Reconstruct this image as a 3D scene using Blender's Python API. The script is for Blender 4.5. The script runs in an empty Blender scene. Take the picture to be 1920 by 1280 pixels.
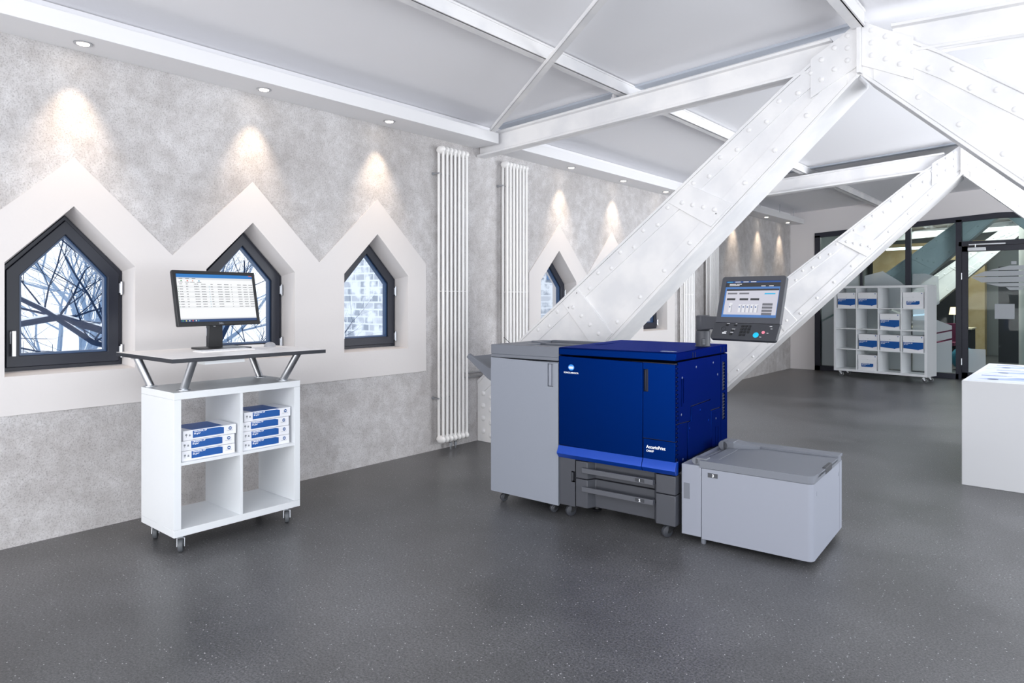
import bpy, bmesh, math, random
from mathutils import Vector, Matrix
from mathutils.geometry import tessellate_polygon
R = math.radians
random.seed(7)
S = bpy.context.scene
C = S.collection

# ------------------------------------------------------------------ camera, sky, light, exposure
YAW = math.atan(1084/1280)                      # the camera looks 40 degrees left of the long wall's direction
cd = bpy.data.cameras.new('camera'); cam = bpy.data.objects.new('camera', cd); C.objects.link(cam)
cam.location = (0, 0, 1.35); cam.rotation_euler = (R(90), 0, YAW)
cd.sensor_width = 36; cd.lens = 24; cd.shift_y = -79/1920; cd.clip_start = .05; cd.clip_end = 300
S.camera = cam
S.view_settings.view_transform = 'Standard'; S.view_settings.look = 'None'
S.view_settings.exposure = 0.38; S.view_settings.gamma = 1
S.view_settings.use_curve_mapping = False
try:
    S.cycles.max_bounces = 8; S.cycles.diffuse_bounces = 5; S.cycles.glossy_bounces = 4
    S.cycles.transparent_max_bounces = 12; S.cycles.sample_clamp_indirect = 4
    S.cycles.caustics_reflective = False; S.cycles.caustics_refractive = False
    S.cycles.use_denoising = True
except Exception: pass
W = bpy.data.worlds.new('winter_sky'); S.world = W; W.use_nodes = True
nt = W.node_tree; nt.nodes.clear()
wo = nt.nodes.new('ShaderNodeOutputWorld'); bg = nt.nodes.new('ShaderNodeBackground')
tc = nt.nodes.new('ShaderNodeTexCoord'); sx = nt.nodes.new('ShaderNodeSeparateXYZ'); rp = nt.nodes.new('ShaderNodeValToRGB')
rp.color_ramp.elements[0].position = .42; rp.color_ramp.elements[0].color = (.80, .84, .90, 1)
rp.color_ramp.elements[1].position = .75; rp.color_ramp.elements[1].color = (.84, .91, 1, 1)
mp = nt.nodes.new('ShaderNodeMath'); mp.operation = 'MULTIPLY_ADD'; mp.inputs[1].default_value = .5; mp.inputs[2].default_value = .5
nt.links.new(tc.outputs['Generated'], sx.inputs[0]); nt.links.new(sx.outputs['Z'], mp.inputs[0]); nt.links.new(mp.outputs[0], rp.inputs[0])
nt.links.new(rp.outputs[0], bg.inputs['Color']); bg.inputs['Strength'].default_value = 1.25
nt.links.new(bg.outputs[0], wo.inputs[0])

def area(name, loc, target, size, sizey, power, color):
    l = bpy.data.lights.new(name, 'AREA'); l.shape = 'RECTANGLE'; l.size = size; l.size_y = sizey; l.energy = power; l.color = color
    o = bpy.data.objects.new(name, l); C.objects.link(o); o.location = loc
    o.rotation_euler = (Vector(target)-Vector(loc)).to_track_quat('-Z', 'Y').to_euler(); return o
# fill lamps added out of view: right, far right, behind and over the camera
area('fill_right', (5.2, 2.6, .9), (-1.4, 4.6, 3.0), 9, 1.8, 165, (.93, .96, 1))  # added fill, aimed up to brighten the ceiling
area('fill_far_right', (3.4, 8.4, 1.3), (-3.2, 12.0, 1.9), 6, 2.0, 350, (.95, .97, 1))  # added fill for the far floor, shelf and back wall
area('fill_behind', (-1.2, -4.6, .9), (-2.0, 3.6, 3.3), 8, 1.6, 240, (1, .98, .97))  # added fill from behind, tilted up at the ceiling
area('fill_over_camera', (-.4, -.9, 3.0), (-.9, -.2, 0), 3.2, 2.0, 75, (.95, .97, 1))  # added fill for upward faces; the ceiling is closed here
area('skylight_daylight', (.8, 7.5, 3.5), (.3, 7.5, 0), 2.6, 2.3, 60, (.93, .97, 1))
area('back_room_light', (-1.6, 17.2, 2.95), (-1.6, 17.2, 0), 3.5, 3.5, 150, (1, .95, .88))

# ------------------------------------------------------------------ materials
def lin(h):
    v = [int(h[i:i+2], 16)/255 for i in (0, 2, 4)]
    return tuple(x/12.92 if x <= .04045 else ((x+.055)/1.055)**2.4 for x in v)+(1,)
MATS = {}
def mat(name, h, rough=.5, metal=0, emit=None, coat=0, bump=None, spec=.5, noise=None):
    """bump=(scale,strength); noise=(scale,hex2,lo,hi)"""
    if name in MATS: return MATS[name]
    m = bpy.data.materials.new(name); m.use_nodes = True; n = m.node_tree; b = n.nodes['Principled BSDF']
    b.inputs['Base Color'].default_value = lin(h); b.inputs['Roughness'].default_value = rough; b.inputs['Metallic'].default_value = metal
    b.inputs['Specular IOR Level'].default_value = spec; b.inputs['Coat Weight'].default_value = coat
    tcn = n.nodes.new('ShaderNodeTexCoord')
    if noise:
        t = n.nodes.new('ShaderNodeTexNoise'); t.inputs['Scale'].default_value = noise[0]; t.inputs['Detail'].default_value = 5
        r = n.nodes.new('ShaderNodeValToRGB'); r.color_ramp.elements[0].position = noise[2]; r.color_ramp.elements[1].position = noise[3]
        r.color_ramp.elements[0].color = lin(h); r.color_ramp.elements[1].color = lin(noise[1])
        n.links.new(tcn.outputs['Object'], t.inputs['Vector']); n.links.new(t.outputs['Fac'], r.inputs[0]); n.links.new(r.outputs[0], b.inputs['Base Color'])
    if bump:
        t2 = n.nodes.new('ShaderNodeTexNoise'); t2.inputs['Scale'].default_value = bump[0]; t2.inputs['Detail'].default_value = 4
        bn = n.nodes.new('ShaderNodeBump'); bn.inputs['Strength'].default_value = bump[1]; bn.inputs['Distance'].default_value = .01
        n.links.new(tcn.outputs['Object'], t2.inputs['Vector']); n.links.new(t2.outputs['Fac'], bn.inputs['Height']); n.links.new(bn.outputs[0], b.inputs['Normal'])
    if emit is not None:
        b.inputs['Emission Color'].default_value = lin(h if emit is True else emit[0]); b.inputs['Emission Strength'].default_value = .74 if emit is True else emit[1]
        if emit is True: b.inputs['Base Color'].default_value = (.01, .01, .01, 1)
    MATS[name] = m; return m

def plaster():
    m = bpy.data.materials.new('rough_plaster'); m.use_nodes = True; n = m.node_tree; b = n.nodes['Principled BSDF']; L = n.links.new
    b.inputs['Roughness'].default_value = .9; b.inputs['Specular IOR Level'].default_value = .2
    tcn = n.nodes.new('ShaderNodeTexCoord')
    def nz(scale, det, rough, dist=0):
        t = n.nodes.new('ShaderNodeTexNoise'); t.inputs['Scale'].default_value = scale; t.inputs['Detail'].default_value = det
        t.inputs['Roughness'].default_value = rough; t.inputs['Distortion'].default_value = dist
        L(tcn.outputs['Object'], t.inputs['Vector']); return t
    a, f, g = nz(1.3, 8, .62, .1), nz(115, 5, .8), nz(9, 9, .72, .25)
    r = n.nodes.new('ShaderNodeValToRGB'); e = r.color_ramp.elements
    e[0].position = .37; e[0].color = lin('bbb7b6'); e[1].position = .62; e[1].color = lin('e3e1e2')
    el = e.new(.5); el.color = lin('cfcccc')
    mx = n.nodes.new('ShaderNodeMix'); mx.data_type = 'FLOAT'; mx.inputs[0].default_value = .5
    L(a.outputs['Fac'], mx.inputs[2]); L(g.outputs['Fac'], mx.inputs[3]); L(mx.outputs[0], r.inputs[0])
    r2 = n.nodes.new('ShaderNodeValToRGB'); e2 = r2.color_ramp.elements
    e2[0].position = .36; e2[0].color = (.52, .51, .51, 1); e2[1].position = .50; e2[1].color = (1, 1, 1, 1)
    L(f.outputs['Fac'], r2.inputs[0])
    mm = n.nodes.new('ShaderNodeMix'); mm.data_type = 'RGBA'; mm.blend_type = 'MULTIPLY'; mm.inputs[0].default_value = .75
    L(r.outputs[0], mm.inputs[6]); L(r2.outputs[0], mm.inputs[7]); L(mm.outputs[2], b.inputs['Base Color'])
    bn = n.nodes.new('ShaderNodeBump'); bn.inputs['Strength'].default_value = .55; bn.inputs['Distance'].default_value = .012
    ad = n.nodes.new('ShaderNodeMath'); ad.operation = 'MULTIPLY_ADD'; ad.inputs[1].default_value = 1.6
    L(g.outputs['Fac'], ad.inputs[0]); L(f.outputs['Fac'], ad.inputs[2]); L(ad.outputs[0], bn.inputs['Height']); L(bn.outputs[0], b.inputs['Normal'])
    return m
def floor_mat():
    m = bpy.data.materials.new('grey_terrazzo_floor'); m.use_nodes = True; n = m.node_tree; b = n.nodes['Principled BSDF']; L = n.links.new
    tcn = n.nodes.new('ShaderNodeTexCoord')
    a = n.nodes.new('ShaderNodeTexNoise'); a.inputs['Scale'].default_value = .9; a.inputs['Detail'].default_value = 6; a.inputs['Roughness'].default_value = .6
    f = n.nodes.new('ShaderNodeTexNoise'); f.inputs['Scale'].default_value = 110; f.inputs['Detail'].default_value = 3; f.inputs['Roughness'].default_value = .7
    v = n.nodes.new('ShaderNodeTexVoronoi'); v.inputs['Scale'].default_value = 42
    for t in (a, f, v): L(tcn.outputs['Object'], t.inputs['Vector'])
    r = n.nodes.new('ShaderNodeValToRGB'); e = r.color_ramp.elements
    e[0].position = .36; e[0].color = lin('49494a'); e[1].position = .66; e[1].color = lin('656567')
    L(a.outputs['Fac'], r.inputs[0])
    r2 = n.nodes.new('ShaderNodeValToRGB'); e = r2.color_ramp.elements
    e[0].position = .34; e[0].color = (.35, .35, .35, 1); e[1].position = .64; e[1].color = (1.5, 1.5, 1.5, 1)
    L(f.outputs['Fac'], r2.inputs[0])
    mm = n.nodes.new('ShaderNodeMix'); mm.data_type = 'RGBA'; mm.blend_type = 'MULTIPLY'; mm.inputs[0].default_value = .8
    L(r.outputs[0], mm.inputs[6]); L(r2.outputs[0], mm.inputs[7])
    r3 = n.nodes.new('ShaderNodeValToRGB'); e = r3.color_ramp.elements    # pale chips, only in some cells
    e[0].position = .08; e[0].color = (1, 1, 1, 1); e[1].position = .12; e[1].color = (0, 0, 0, 1)
    L(v.outputs['Distance'], r3.inputs[0])
    sp = n.nodes.new('ShaderNodeSeparateColor'); L(v.outputs['Color'], sp.inputs[0])
    gt = n.nodes.new('ShaderNodeMath'); gt.operation = 'GREATER_THAN'; gt.inputs[1].default_value = .35; L(sp.outputs[0], gt.inputs[0])
    ml = n.nodes.new('ShaderNodeMath'); ml.operation = 'MULTIPLY'; L(gt.outputs[0], ml.inputs[0]); L(r3.outputs[0], ml.inputs[1])
    v2 = n.nodes.new('ShaderNodeTexVoronoi'); v2.inputs['Scale'].default_value = 105; L(tcn.outputs['Object'], v2.inputs['Vector'])
    r4 = n.nodes.new('ShaderNodeValToRGB'); e = r4.color_ramp.elements
    e[0].position = .14; e[0].color = (1, 1, 1, 1); e[1].position = .22; e[1].color = (0, 0, 0, 1); L(v2.outputs['Distance'], r4.inputs[0])
    m0 = n.nodes.new('ShaderNodeMix'); m0.data_type = 'RGBA'; sc = n.nodes.new('ShaderNodeMath'); sc.operation = 'MULTIPLY'; sc.inputs[1].default_value = .45
    L(r4.outputs[0], sc.inputs[0]); L(sc.outputs[0], m0.inputs[0]); L(mm.outputs[2], m0.inputs[6]); m0.inputs[7].default_value = lin('8c8c8e'); mm = m0
    m2 = n.nodes.new('ShaderNodeMix'); m2.data_type = 'RGBA'; L(ml.outputs[0], m2.inputs[0]); L(mm.outputs[2], m2.inputs[6]); m2.inputs[7].default_value = lin('c2c2c3')
    L(m2.outputs[2], b.inputs['Base Color'])
    rr = n.nodes.new('ShaderNodeMapRange'); rr.inputs[3].default_value = .26; rr.inputs[4].default_value = .46
    L(a.outputs['Fac'], rr.inputs[0]); L(rr.outputs[0], b.inputs['Roughness'])
    bn = n.nodes.new('ShaderNodeBump'); bn.inputs['Strength'].default_value = .12; bn.inputs['Distance'].default_value = .004
    L(f.outputs['Fac'], bn.inputs['Height']); L(bn.outputs[0], b.inputs['Normal'])
    return m
def glass_mat(name, tint='ffffff', fac=.08):
    m = bpy.data.materials.new(name); m.use_nodes = True; n = m.node_tree; n.nodes.clear(); L = n.links.new
    o = n.nodes.new('ShaderNodeOutputMaterial'); t = n.nodes.new('ShaderNodeBsdfTransparent'); g = n.nodes.new('ShaderNodeBsdfGlossy')
    t.inputs[0].default_value = lin(tint); g.inputs['Roughness'].default_value = .02
    fr = n.nodes.new('ShaderNodeFresnel'); ge = n.nodes.new('ShaderNodeNewGeometry'); mr = n.nodes.new('ShaderNodeMapRange'); mr.inputs[3].default_value = 1.17; mr.inputs[4].default_value = 1/1.17; L(ge.outputs['Backfacing'], mr.inputs[0]); L(mr.outputs[0], fr.inputs[0]); mx = n.nodes.new('ShaderNodeMixShader')
    L(fr.outputs[0], mx.inputs[0]); L(t.outputs[0], mx.inputs[1]); L(g.outputs[0], mx.inputs[2]); L(mx.outputs[0], o.inputs[0]); return m
def film_mat(name, h, op):
    m = bpy.data.materials.new(name); m.use_nodes = True; n = m.node_tree; n.nodes.clear(); L = n.links.new
    o = n.nodes.new('ShaderNodeOutputMaterial'); t = n.nodes.new('ShaderNodeBsdfTransparent'); g = n.nodes.new('ShaderNodeBsdfDiffuse')
    g.inputs[0].default_value = lin(h); mx = n.nodes.new('ShaderNodeMixShader'); mx.inputs[0].default_value = op
    L(t.outputs[0], mx.inputs[1]); L(g.outputs[0], mx.inputs[2]); L(mx.outputs[0], o.inputs[0]); return m
def brick_mat():
    m = bpy.data.materials.new('washed_out_snowy_brick'); m.use_nodes = True; n = m.node_tree; b = n.nodes['Principled BSDF']; L = n.links.new
    tcn = n.nodes.new('ShaderNodeTexCoord'); mp = n.nodes.new('ShaderNodeMapping'); mp.inputs['Rotation'].default_value = (R(90), 0, 0)
    br = n.nodes.new('ShaderNodeTexBrick'); br.inputs['Scale'].default_value = 2.0; br.inputs['Mortar Size'].default_value = .03
    br.inputs['Color1'].default_value = lin('9aa2ae'); br.inputs['Color2'].default_value = lin('cfd3da'); br.inputs['Mortar'].default_value = lin('e8ecf2')  # bricks paled: washed-out outdoor brightness put into their colours
    nz = n.nodes.new('ShaderNodeTexNoise'); nz.inputs['Scale'].default_value = 4; nz.inputs['Detail'].default_value = 6
    r = n.nodes.new('ShaderNodeValToRGB'); r.color_ramp.elements[0].position = .45; r.color_ramp.elements[1].position = .58
    mm = n.nodes.new('ShaderNodeMix'); mm.data_type = 'RGBA'; mm.inputs[7].default_value = lin('eef2f7')
    L(tcn.outputs['Object'], mp.inputs[0]); L(mp.outputs[0], br.inputs[0]); L(tcn.outputs['Object'], nz.inputs[0]); L(nz.outputs['Fac'], r.inputs[0])
    L(r.outputs[0], mm.inputs[0]); L(br.outputs[0], mm.inputs[6]); L(mm.outputs[2], b.inputs['Base Color']); b.inputs['Roughness'].default_value = .9
    return m

PLASTER = plaster(); FLOOR = floor_mat(); BRICK = brick_mat()
GLASS = glass_mat('clear_glass'); GLASS2 = glass_mat('partition_glass', 'dfe9ea')
FILM = film_mat('frosted_film', 'c9d2d6', .62); FILM2 = film_mat('grey_film', 'b9bec3', .93)
WHITE = mat('smooth_white_plaster', 'dad6d5', .85, bump=(60, .05), spec=.25)
CEIL = mat('ceiling_white', 'f3f3f6', .85, spec=.25)
STEEL = mat('white_painted_steel', 'e6e6e8', .42, bump=(40, .06), noise=(3, 'f2f1f1', .4, .6))
RADW = mat('radiator_enamel', 'f0efee', .3)
NAVY = mat('dark_window_profile', '181c2a', .42)
GASK = mat('glazing_bead', '2d4b72', .3)  # bluish light falling on the bead is put into its colour
FRAMEK = mat('partition_frame', '1f2230', .4)
ALU = mat('brushed_aluminium', 'c2c5ca', .3, 1)
CHROME = mat('chrome', 'b4b7bc', .28, 1)
LAM = mat('white_laminate', 'e3e6e9', .38)
LAM2 = mat('desk_laminate', 'f2efee', .4)
EDGE = mat('black_edge', '1d2029', .45)
BLACK = mat('black_plastic', '18191c', .4)
RUBBER = mat('grey_wheel', '55585c', .5)
BLUE = mat('metallic_blue', '02215f', .42, .92, spec=.3, bump=(900, .03))
BLUES = mat('metallic_blue_side', '02205e', .45, .9, spec=.3, bump=(900, .04))
for m_ in (BLUE, BLUES): m_.node_tree.nodes['Principled BSDF'].inputs['Specular Tint'].default_value = (.10, .24, .85, 1)
BLUEH = mat('blue_chin', '0a45b0', .3, .4, coat=.3)
BLUEK = mat('blue_gap', '060b26', .6)
GREYL = mat('light_grey_plastic', '8b909b', .5, bump=(500, .03))
GREYLB = mat('pale_grey_plastic', '9094a0', .5, bump=(500, .03))
GREYM = mat('mid_grey_plastic', '6f737c', .5, bump=(500, .05))
GREYT = mat('tray_lid_grey', '70747d', .5, bump=(500, .05))
GREYD = mat('dark_grey_plastic', '44464d', .5, bump=(500, .05))
GREYDD = mat('charcoal_plastic', '37393f', .5, bump=(500, .05))
TXTW = mat('white_print', 'f4f5f8', .5)
TXTG = mat('grey_print', '8a8e94', .6)
PAPER = mat('white_paper_wrap', 'eaebf0', .5)
LABEL = mat('blue_label', '00509c', .45)
LABELD = mat('dark_blue_mark', '1c4f8f', .45)
CARTON = mat('white_carton', 'e9ebef', .6)
SNOW = mat('snow', 'eef3fa', .9)
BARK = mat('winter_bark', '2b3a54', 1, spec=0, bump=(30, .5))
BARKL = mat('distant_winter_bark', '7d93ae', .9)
WARM = mat('warm_wood_wall', 'd6bf96', .7, noise=(6, 'c9b084', .4, .6))
GREYW = mat('back_room_grey', '8d9194', .8)
DARKW = mat('back_room_dark', '2a2b31', .7)

# ------------------------------------------------------------------ mesh helpers
class MB:
    def __init__(s, M=None): s.bm = bmesh.new(); s.M = M or Matrix()
    def v(s, p): return s.bm.verts.new(s.M @ Vector(p))
    def f(s, vs):
        try: return s.bm.faces.new(vs)
        except ValueError: return None
    def quad(s, *p): s.f([s.v(q) for q in p]); return s
    def box(s, x0, x1, y0, y1, z0, z1):
        if x0 > x1: x0, x1 = x1, x0
        if y0 > y1: y0, y1 = y1, y0
        if z0 > z1: z0, z1 = z1, z0
        v = [s.v(p) for p in ((x0,y0,z0),(x1,y0,z0),(x1,y1,z0),(x0,y1,z0),(x0,y0,z1),(x1,y0,z1),(x1,y1,z1),(x0,y1,z1))]
        for q in ((0,3,2,1),(4,5,6,7),(0,1,5,4),(1,2,6,5),(2,3,7,6),(3,0,4,7)): s.f([v[i] for i in q])
        return s
    def hexa(s, b, t):
        """b,t: 4 points each (ccw from above)"""
        v = [s.v(p) for p in list(b)+list(t)]
        for q in ((3,2,1,0),(4,5,6,7),(0,1,5,4),(1,2,6,5),(2,3,7,6),(3,0,4,7)): s.f([v[i] for i in q])
        return s
    def prism(s, pts, fn, d0, d1, holes=()):
        """polygon (with holes) extruded: fn(a,b,d)->xyz"""
        loops = [list(pts)]+[list(h) for h in holes]
        flat = [q for l in loops for q in l]
        ann = len(holes) == 1 and len(holes[0]) == len(pts)
        tris = tessellate_polygon([[Vector((q[0], q[1], 0)) for q in l] for l in loops]) if (not ann and (holes or len(pts) > 4)) else None
        A = [s.v(fn(q[0], q[1], d0)) for q in flat]; B = [s.v(fn(q[0], q[1], d1)) for q in flat]
        if tris:
            for t in tris: s.f([A[i] for i in t]); s.f([B[i] for i in reversed(t)])
        elif ann:
            n = len(pts)
            for i in range(n):
                j = (i+1) % n
                for Q in (A, B): s.f([Q[i], Q[j], Q[n+j], Q[n+i]])
        else: s.f(list(A)); s.f(list(reversed(B)))
        k = 0
        for l in loops:
            n = len(l)
            for i in range(n):
                j = (i+1) % n; s.f([A[k+i], A[k+j], B[k+j], B[k+i]])
            k += n
        return s
    def tube(s, path, r, n=10, cap=True):
        path = [Vector(p) for p in path]; rs = r if isinstance(r, (list, tuple)) else [r]*len(path); rings = []
        up = None
        for i, p in enumerate(path):
            d = (path[min(i+1, len(path)-1)]-path[max(i-1, 0)]).normalized()
            if up is None or abs(up.dot(d)) > .95: up = Vector((0, 0, 1)) if abs(d.z) < .9 else Vector((1, 0, 0))
            a = d.cross(up).normalized(); b = d.cross(a).normalized(); up = -b if False else up
            rings.append([s.v(p+a*math.cos(2*math.pi*k/n)*rs[i]+b*math.sin(2*math.pi*k/n)*rs[i]) for k in range(n)])
        for q, w in zip(rings, rings[1:]):
            for k in range(n): s.f([q[k], q[(k+1) % n], w[(k+1) % n], w[k]])
        if cap: s.f(list(reversed(rings[0]))); s.f(rings[-1])
        return s
    def cyl(s, a, b, r, n=20, r2=None): return s.tube([a, b], [r, r if r2 is None else r2], n)
    def lathe(s, o, prof, n=24, axis='z'):
        o = Vector(o); rings = []
        for r, h in prof:
            ring = []
            for k in range(n):
                c_, s_ = math.cos(2*math.pi*k/n)*r, math.sin(2*math.pi*k/n)*r
                ring.append(s.v(o+(Vector((c_, s_, h)) if axis == 'z' else Vector((c_, h, s_)) if axis == 'y' else Vector((h, c_, s_)))))
            rings.append(ring)
        for q, w in zip(rings, rings[1:]):
            for k in range(n): s.f([q[k], q[(k+1) % n], w[(k+1) % n], w[k]])
        s.f(list(reversed(rings[0]))); s.f(rings[-1]); return s
    def ball(s, o, rx, ry=None, rz=None, n=12, m=8):
        ry = ry or rx; rz = rz or rx; pr = []
        o = Vector(o); rings = []
        for i in range(1, m):
            t = math.pi*i/m
            rings.append([s.v(o+Vector((rx*math.sin(t)*math.cos(2*math.pi*k/n), ry*math.sin(t)*math.sin(2*math.pi*k/n), rz*math.cos(t)))) for k in range(n)])
        T = s.v(o+Vector((0, 0, rz))); B = s.v(o-Vector((0, 0, rz)))
        for k in range(n): s.f([T, rings[0][k], rings[0][(k+1) % n]]); s.f([B, rings[-1][(k+1) % n], rings[-1][k]])
        for q, w in zip(rings, rings[1:]):
            for k in range(n): s.f([q[k], w[k], w[(k+1) % n], q[(k+1) % n]])
        return s
    def build(s, name, m, parent=None, bevel=0, seg=2, smooth=True):
        bmesh.ops.recalc_face_normals(s.bm, faces=s.bm.faces)
        me = bpy.data.meshes.new(name); s.bm.to_mesh(me); s.bm.free()
        me.materials.append(m)
        if smooth:
            for p in me.polygons: p.use_smooth = True
            me.set_sharp_from_angle(angle=R(32))
        o = bpy.data.objects.new(name, me); C.objects.link(o)
        if parent is not None: o.parent = parent
        if bevel:
            b = o.modifiers.new('bevel', 'BEVEL'); b.width = bevel; b.segments = seg; b.limit_method = 'ANGLE'; b.angle_limit = R(40)
        return o
def tag(o, label, cat, group=None):
    o['label'] = label; o['category'] = cat
    if group: o['group'] = group
    return o
def thing(name, label, cat, loc=(0,0,0), rz=0, group=None):
    o = bpy.data.objects.new(name, None); C.objects.link(o); o.location = loc; o.rotation_euler = (0, 0, rz); o.empty_display_size = .1
    return tag(o, label, cat, group)
def struct(o): o['kind'] = 'structure'; return o
def kids(o): return [c for c in C.objects if c.parent == o]
def copy_tree(o, parent=None):
    c = o.copy(); C.objects.link(c)
    if parent is not None: c.parent = parent
    for ch in kids(o): copy_tree(ch, c)
    return c
def text(name, body, size, M, m, parent=None, depth=.0004, align='LEFT', spacing=1, bold=0):
    cu = bpy.data.curves.new(name, 'FONT'); cu.body = body; cu.size = size; cu.extrude = depth; cu.align_x = align; cu.space_character = spacing
    cu.offset = bold; cu.resolution_u = 3
    t = bpy.data.objects.new(name, cu); C.objects.link(t)
    me = bpy.data.meshes.new_from_object(t.evaluated_get(bpy.context.evaluated_depsgraph_get()))
    bpy.data.objects.remove(t); bpy.data.curves.remove(cu)
    me.transform(M); me.materials.clear(); me.materials.append(m)
    o = bpy.data.objects.new(name, me); C.objects.link(o)
    if parent is not None: o.parent = parent
    return o
def frameM(o, right, up):
    r = Vector(right).normalized(); u = Vector(up); u = (u-r*u.dot(r)).normalized(); n = r.cross(u)
    M = Matrix.Identity(4)
    for i in range(3): M[i][0] = r[i]; M[i][1] = u[i]; M[i][2] = n[i]; M[i][3] = Vector(o)[i]
    return M

# ------------------------------------------------------------------ the building
WX = -4.48
struct(MB().box(-4.8, 3.2, -2.5, 20.2, -.15, 0).build('floor', FLOOR, smooth=False))
# ceiling with a skylight opening right of the ridge
def ch(x): return 3.20-.052*abs(x+1.123)
cb = MB()
def cslab(x0, x1, y0, y1, t=.12):
    cb.hexa([(x0,y0,ch(x0)),(x1,y0,ch(x1)),(x1,y1,ch(x1)),(x0,y1,ch(x0))], [(x0,y0,ch(x0)+t),(x1,y0,ch(x1)+t),(x1,y1,ch(x1)+t),(x0,y1,ch(x0)+t)])
cslab(-4.8, -1.123, -2.5, 20.2)
cslab(-1.123, -.62, -2.5, 20.2)
cslab(-.62, 3.2, -2.5, 6.3); cslab(-.62, 3.2, 8.75, 20.2)
cslab(2.2, 3.2, 6.3, 8.75)
struct(cb.build('ceiling', CEIL, smooth=False))
# flat grey strips on the ceiling above each rafter
for i, y in enumerate((4.93, 9.5)):
    b = MB(); b.hexa([(-4.4,y,ch(-4.4)-.02),(-1.2,y,ch(-1.2)-.02),(-1.2,y+.1,ch(-1.2)-.02),(-4.4,y+.1,ch(-4.4)-.02)], [(-4.4,y,ch(-4.4)),(-1.2,y,ch(-1.2)),(-1.2,y+.1,ch(-1.2)),(-4.4,y+.1,ch(-4.4))])
    struct(b.build('trim_%d' % (i+1), mat('ceiling_strip_grey', 'b9bfc9', .8)))
WC = [1.372, 2.475, 3.572, 6.088, 7.18, 8.28]
def pent(c, hw, z0, zs, za): return [(c-hw, z0), (c+hw, z0), (c+hw, zs), (c, za), (c-hw, zs)]
holes = [pent(c, .36, .90, 1.56, 1.93) for c in WC]
wf = lambda y, z, d: (WX-d, y, z)
struct(MB().prism([(-2.5, -.15), (13.9, -.15), (13.9, 3.1), (-2.5, 3.1)], wf, 0, .32, holes).build('wall_left', PLASTER, smooth=False))
# smooth plaster surrounds with splayed reveals
def surround(idx, pts, cs, skew=0):
    m = MB(); hs = [pent(c, .33, .93, 1.55, 1.887) for c in cs]
    m.prism(pts, wf, -.007, -.0005, hs)
    for c in cs:
        A = pent(c, .33, .93, 1.55, 1.887); B = pent(c, .315, .945, 1.525, 1.85)
        a = [m.v((WX+.006, *q)) for q in A]; b = [m.v((WX-.15, *q)) for q in B]; e = [m.v((WX-.32, *q)) for q in B]
        for i in range(5):
            j = (i+1) % 5; m.f([a[i], a[j], b[j], b[i]]); m.f([b[i], b[j], e[j], e[i]])
    struct(m.build('trim_%d' % idx, WHITE, smooth=False))
P = 2.171; V = 1.632
surround(3, [(.82, .718), (4.109, .718), (4.109, 1.66), (3.57, P), (3.015, V), (2.475, P), (1.925, V), (1.372, P), (.82, V)], WC[:3])
surround(4, [(5.56, .718), (8.84, .718), (8.84, 1.63), (8.28, P), (7.73, V), (7.18, P), (6.635, V), (6.088, P), (5.56, V)], WC[3:])

def make_window(n, c):
    X = WX-.15; f2 = lambda y, z, d: (X-d, y, z)
    sq = lambda g: pent(c, .312-g, .945+g, 1.522-g*.42, 1.845-g*1.32)
    o = struct(MB().prism(sq(0), f2, .0, .075, [sq(.022)]).build('window_%d' % n, NAVY, bevel=.002))
    s = MB().prism(sq(.0225), f2, -.016, .05, [sq(.085)]).build('sash', NAVY, o, bevel=.003)
    MB().prism(sq(.0855), f2, .006, .045, [sq(.098)]).build('glazing_bead', GASK, s)
    MB().prism(sq(.09), f2, .026, .032).build('pane', GLASS, o, smooth=False)
    h = MB(); y = c-.312+.05
    h.box(X+.016, X+.022, y-.013, y+.013, 1.10, 1.17); h.cyl((X+.02, y, 1.16), (X+.05, y, 1.16), .008, 10)
    h.box(X+.042, X+.056, y-.011, y+.011, 1.03, 1.175); h.build('handle', ALU, o, bevel=.003)
    for z in (1.03, 1.42):
        k = MB(); y = c+.312-.012; k.cyl((X+.022, y+.004, z-.04), (X+.022, y+.004, z+.04), .009, 10); k.box(X+.006, X+.022, y-.012, y+.006, z-.03, z+.03)
        k.build('hinge', ALU, o)
    return o
for i, c in enumerate(WC): make_window(i+1, c)

# coffer along the wall with downlights
CX = -4.18
def coffer(idx, y0, y1):
    m = MB(); m.box(WX, CX, y0, y1, 2.79, 2.887)
    return struct(m.build('trim_%d' % idx, mat('coffer_white', 'eeeef0', .7, spec=.2), bevel=.002))
struct(MB().box(WX, WX+.012, -2.5, 13.7, 2.888, 3.02).build('trim_8', CEIL))
coffer(5, -2.5, 4.745); coffer(6, 5.08, 9.31); coffer(7, 9.64, 13.60)
# back wall: plaster panel left of and above the glazed partition
GY = 13.73
def gtop(x): return 2.775-.057*max(0, abs(x+1.12)-.07)
bwf = lambda x, z, d: (x, GY+d, z)
struct(MB().prism([(-4.48, 0), (-4.023, 0), (-4.023, gtop(-4.023)), (-1.19, 2.775), (-1.05, 2.775), (3.2, gtop(3.2)), (3.2, 3.0), (-1.123, 3.24), (-4.48, 3.07)], bwf, 0, .14).build('wall_back', mat('wall_white', 'e2dfe0', .85, spec=.2), smooth=False))

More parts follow.
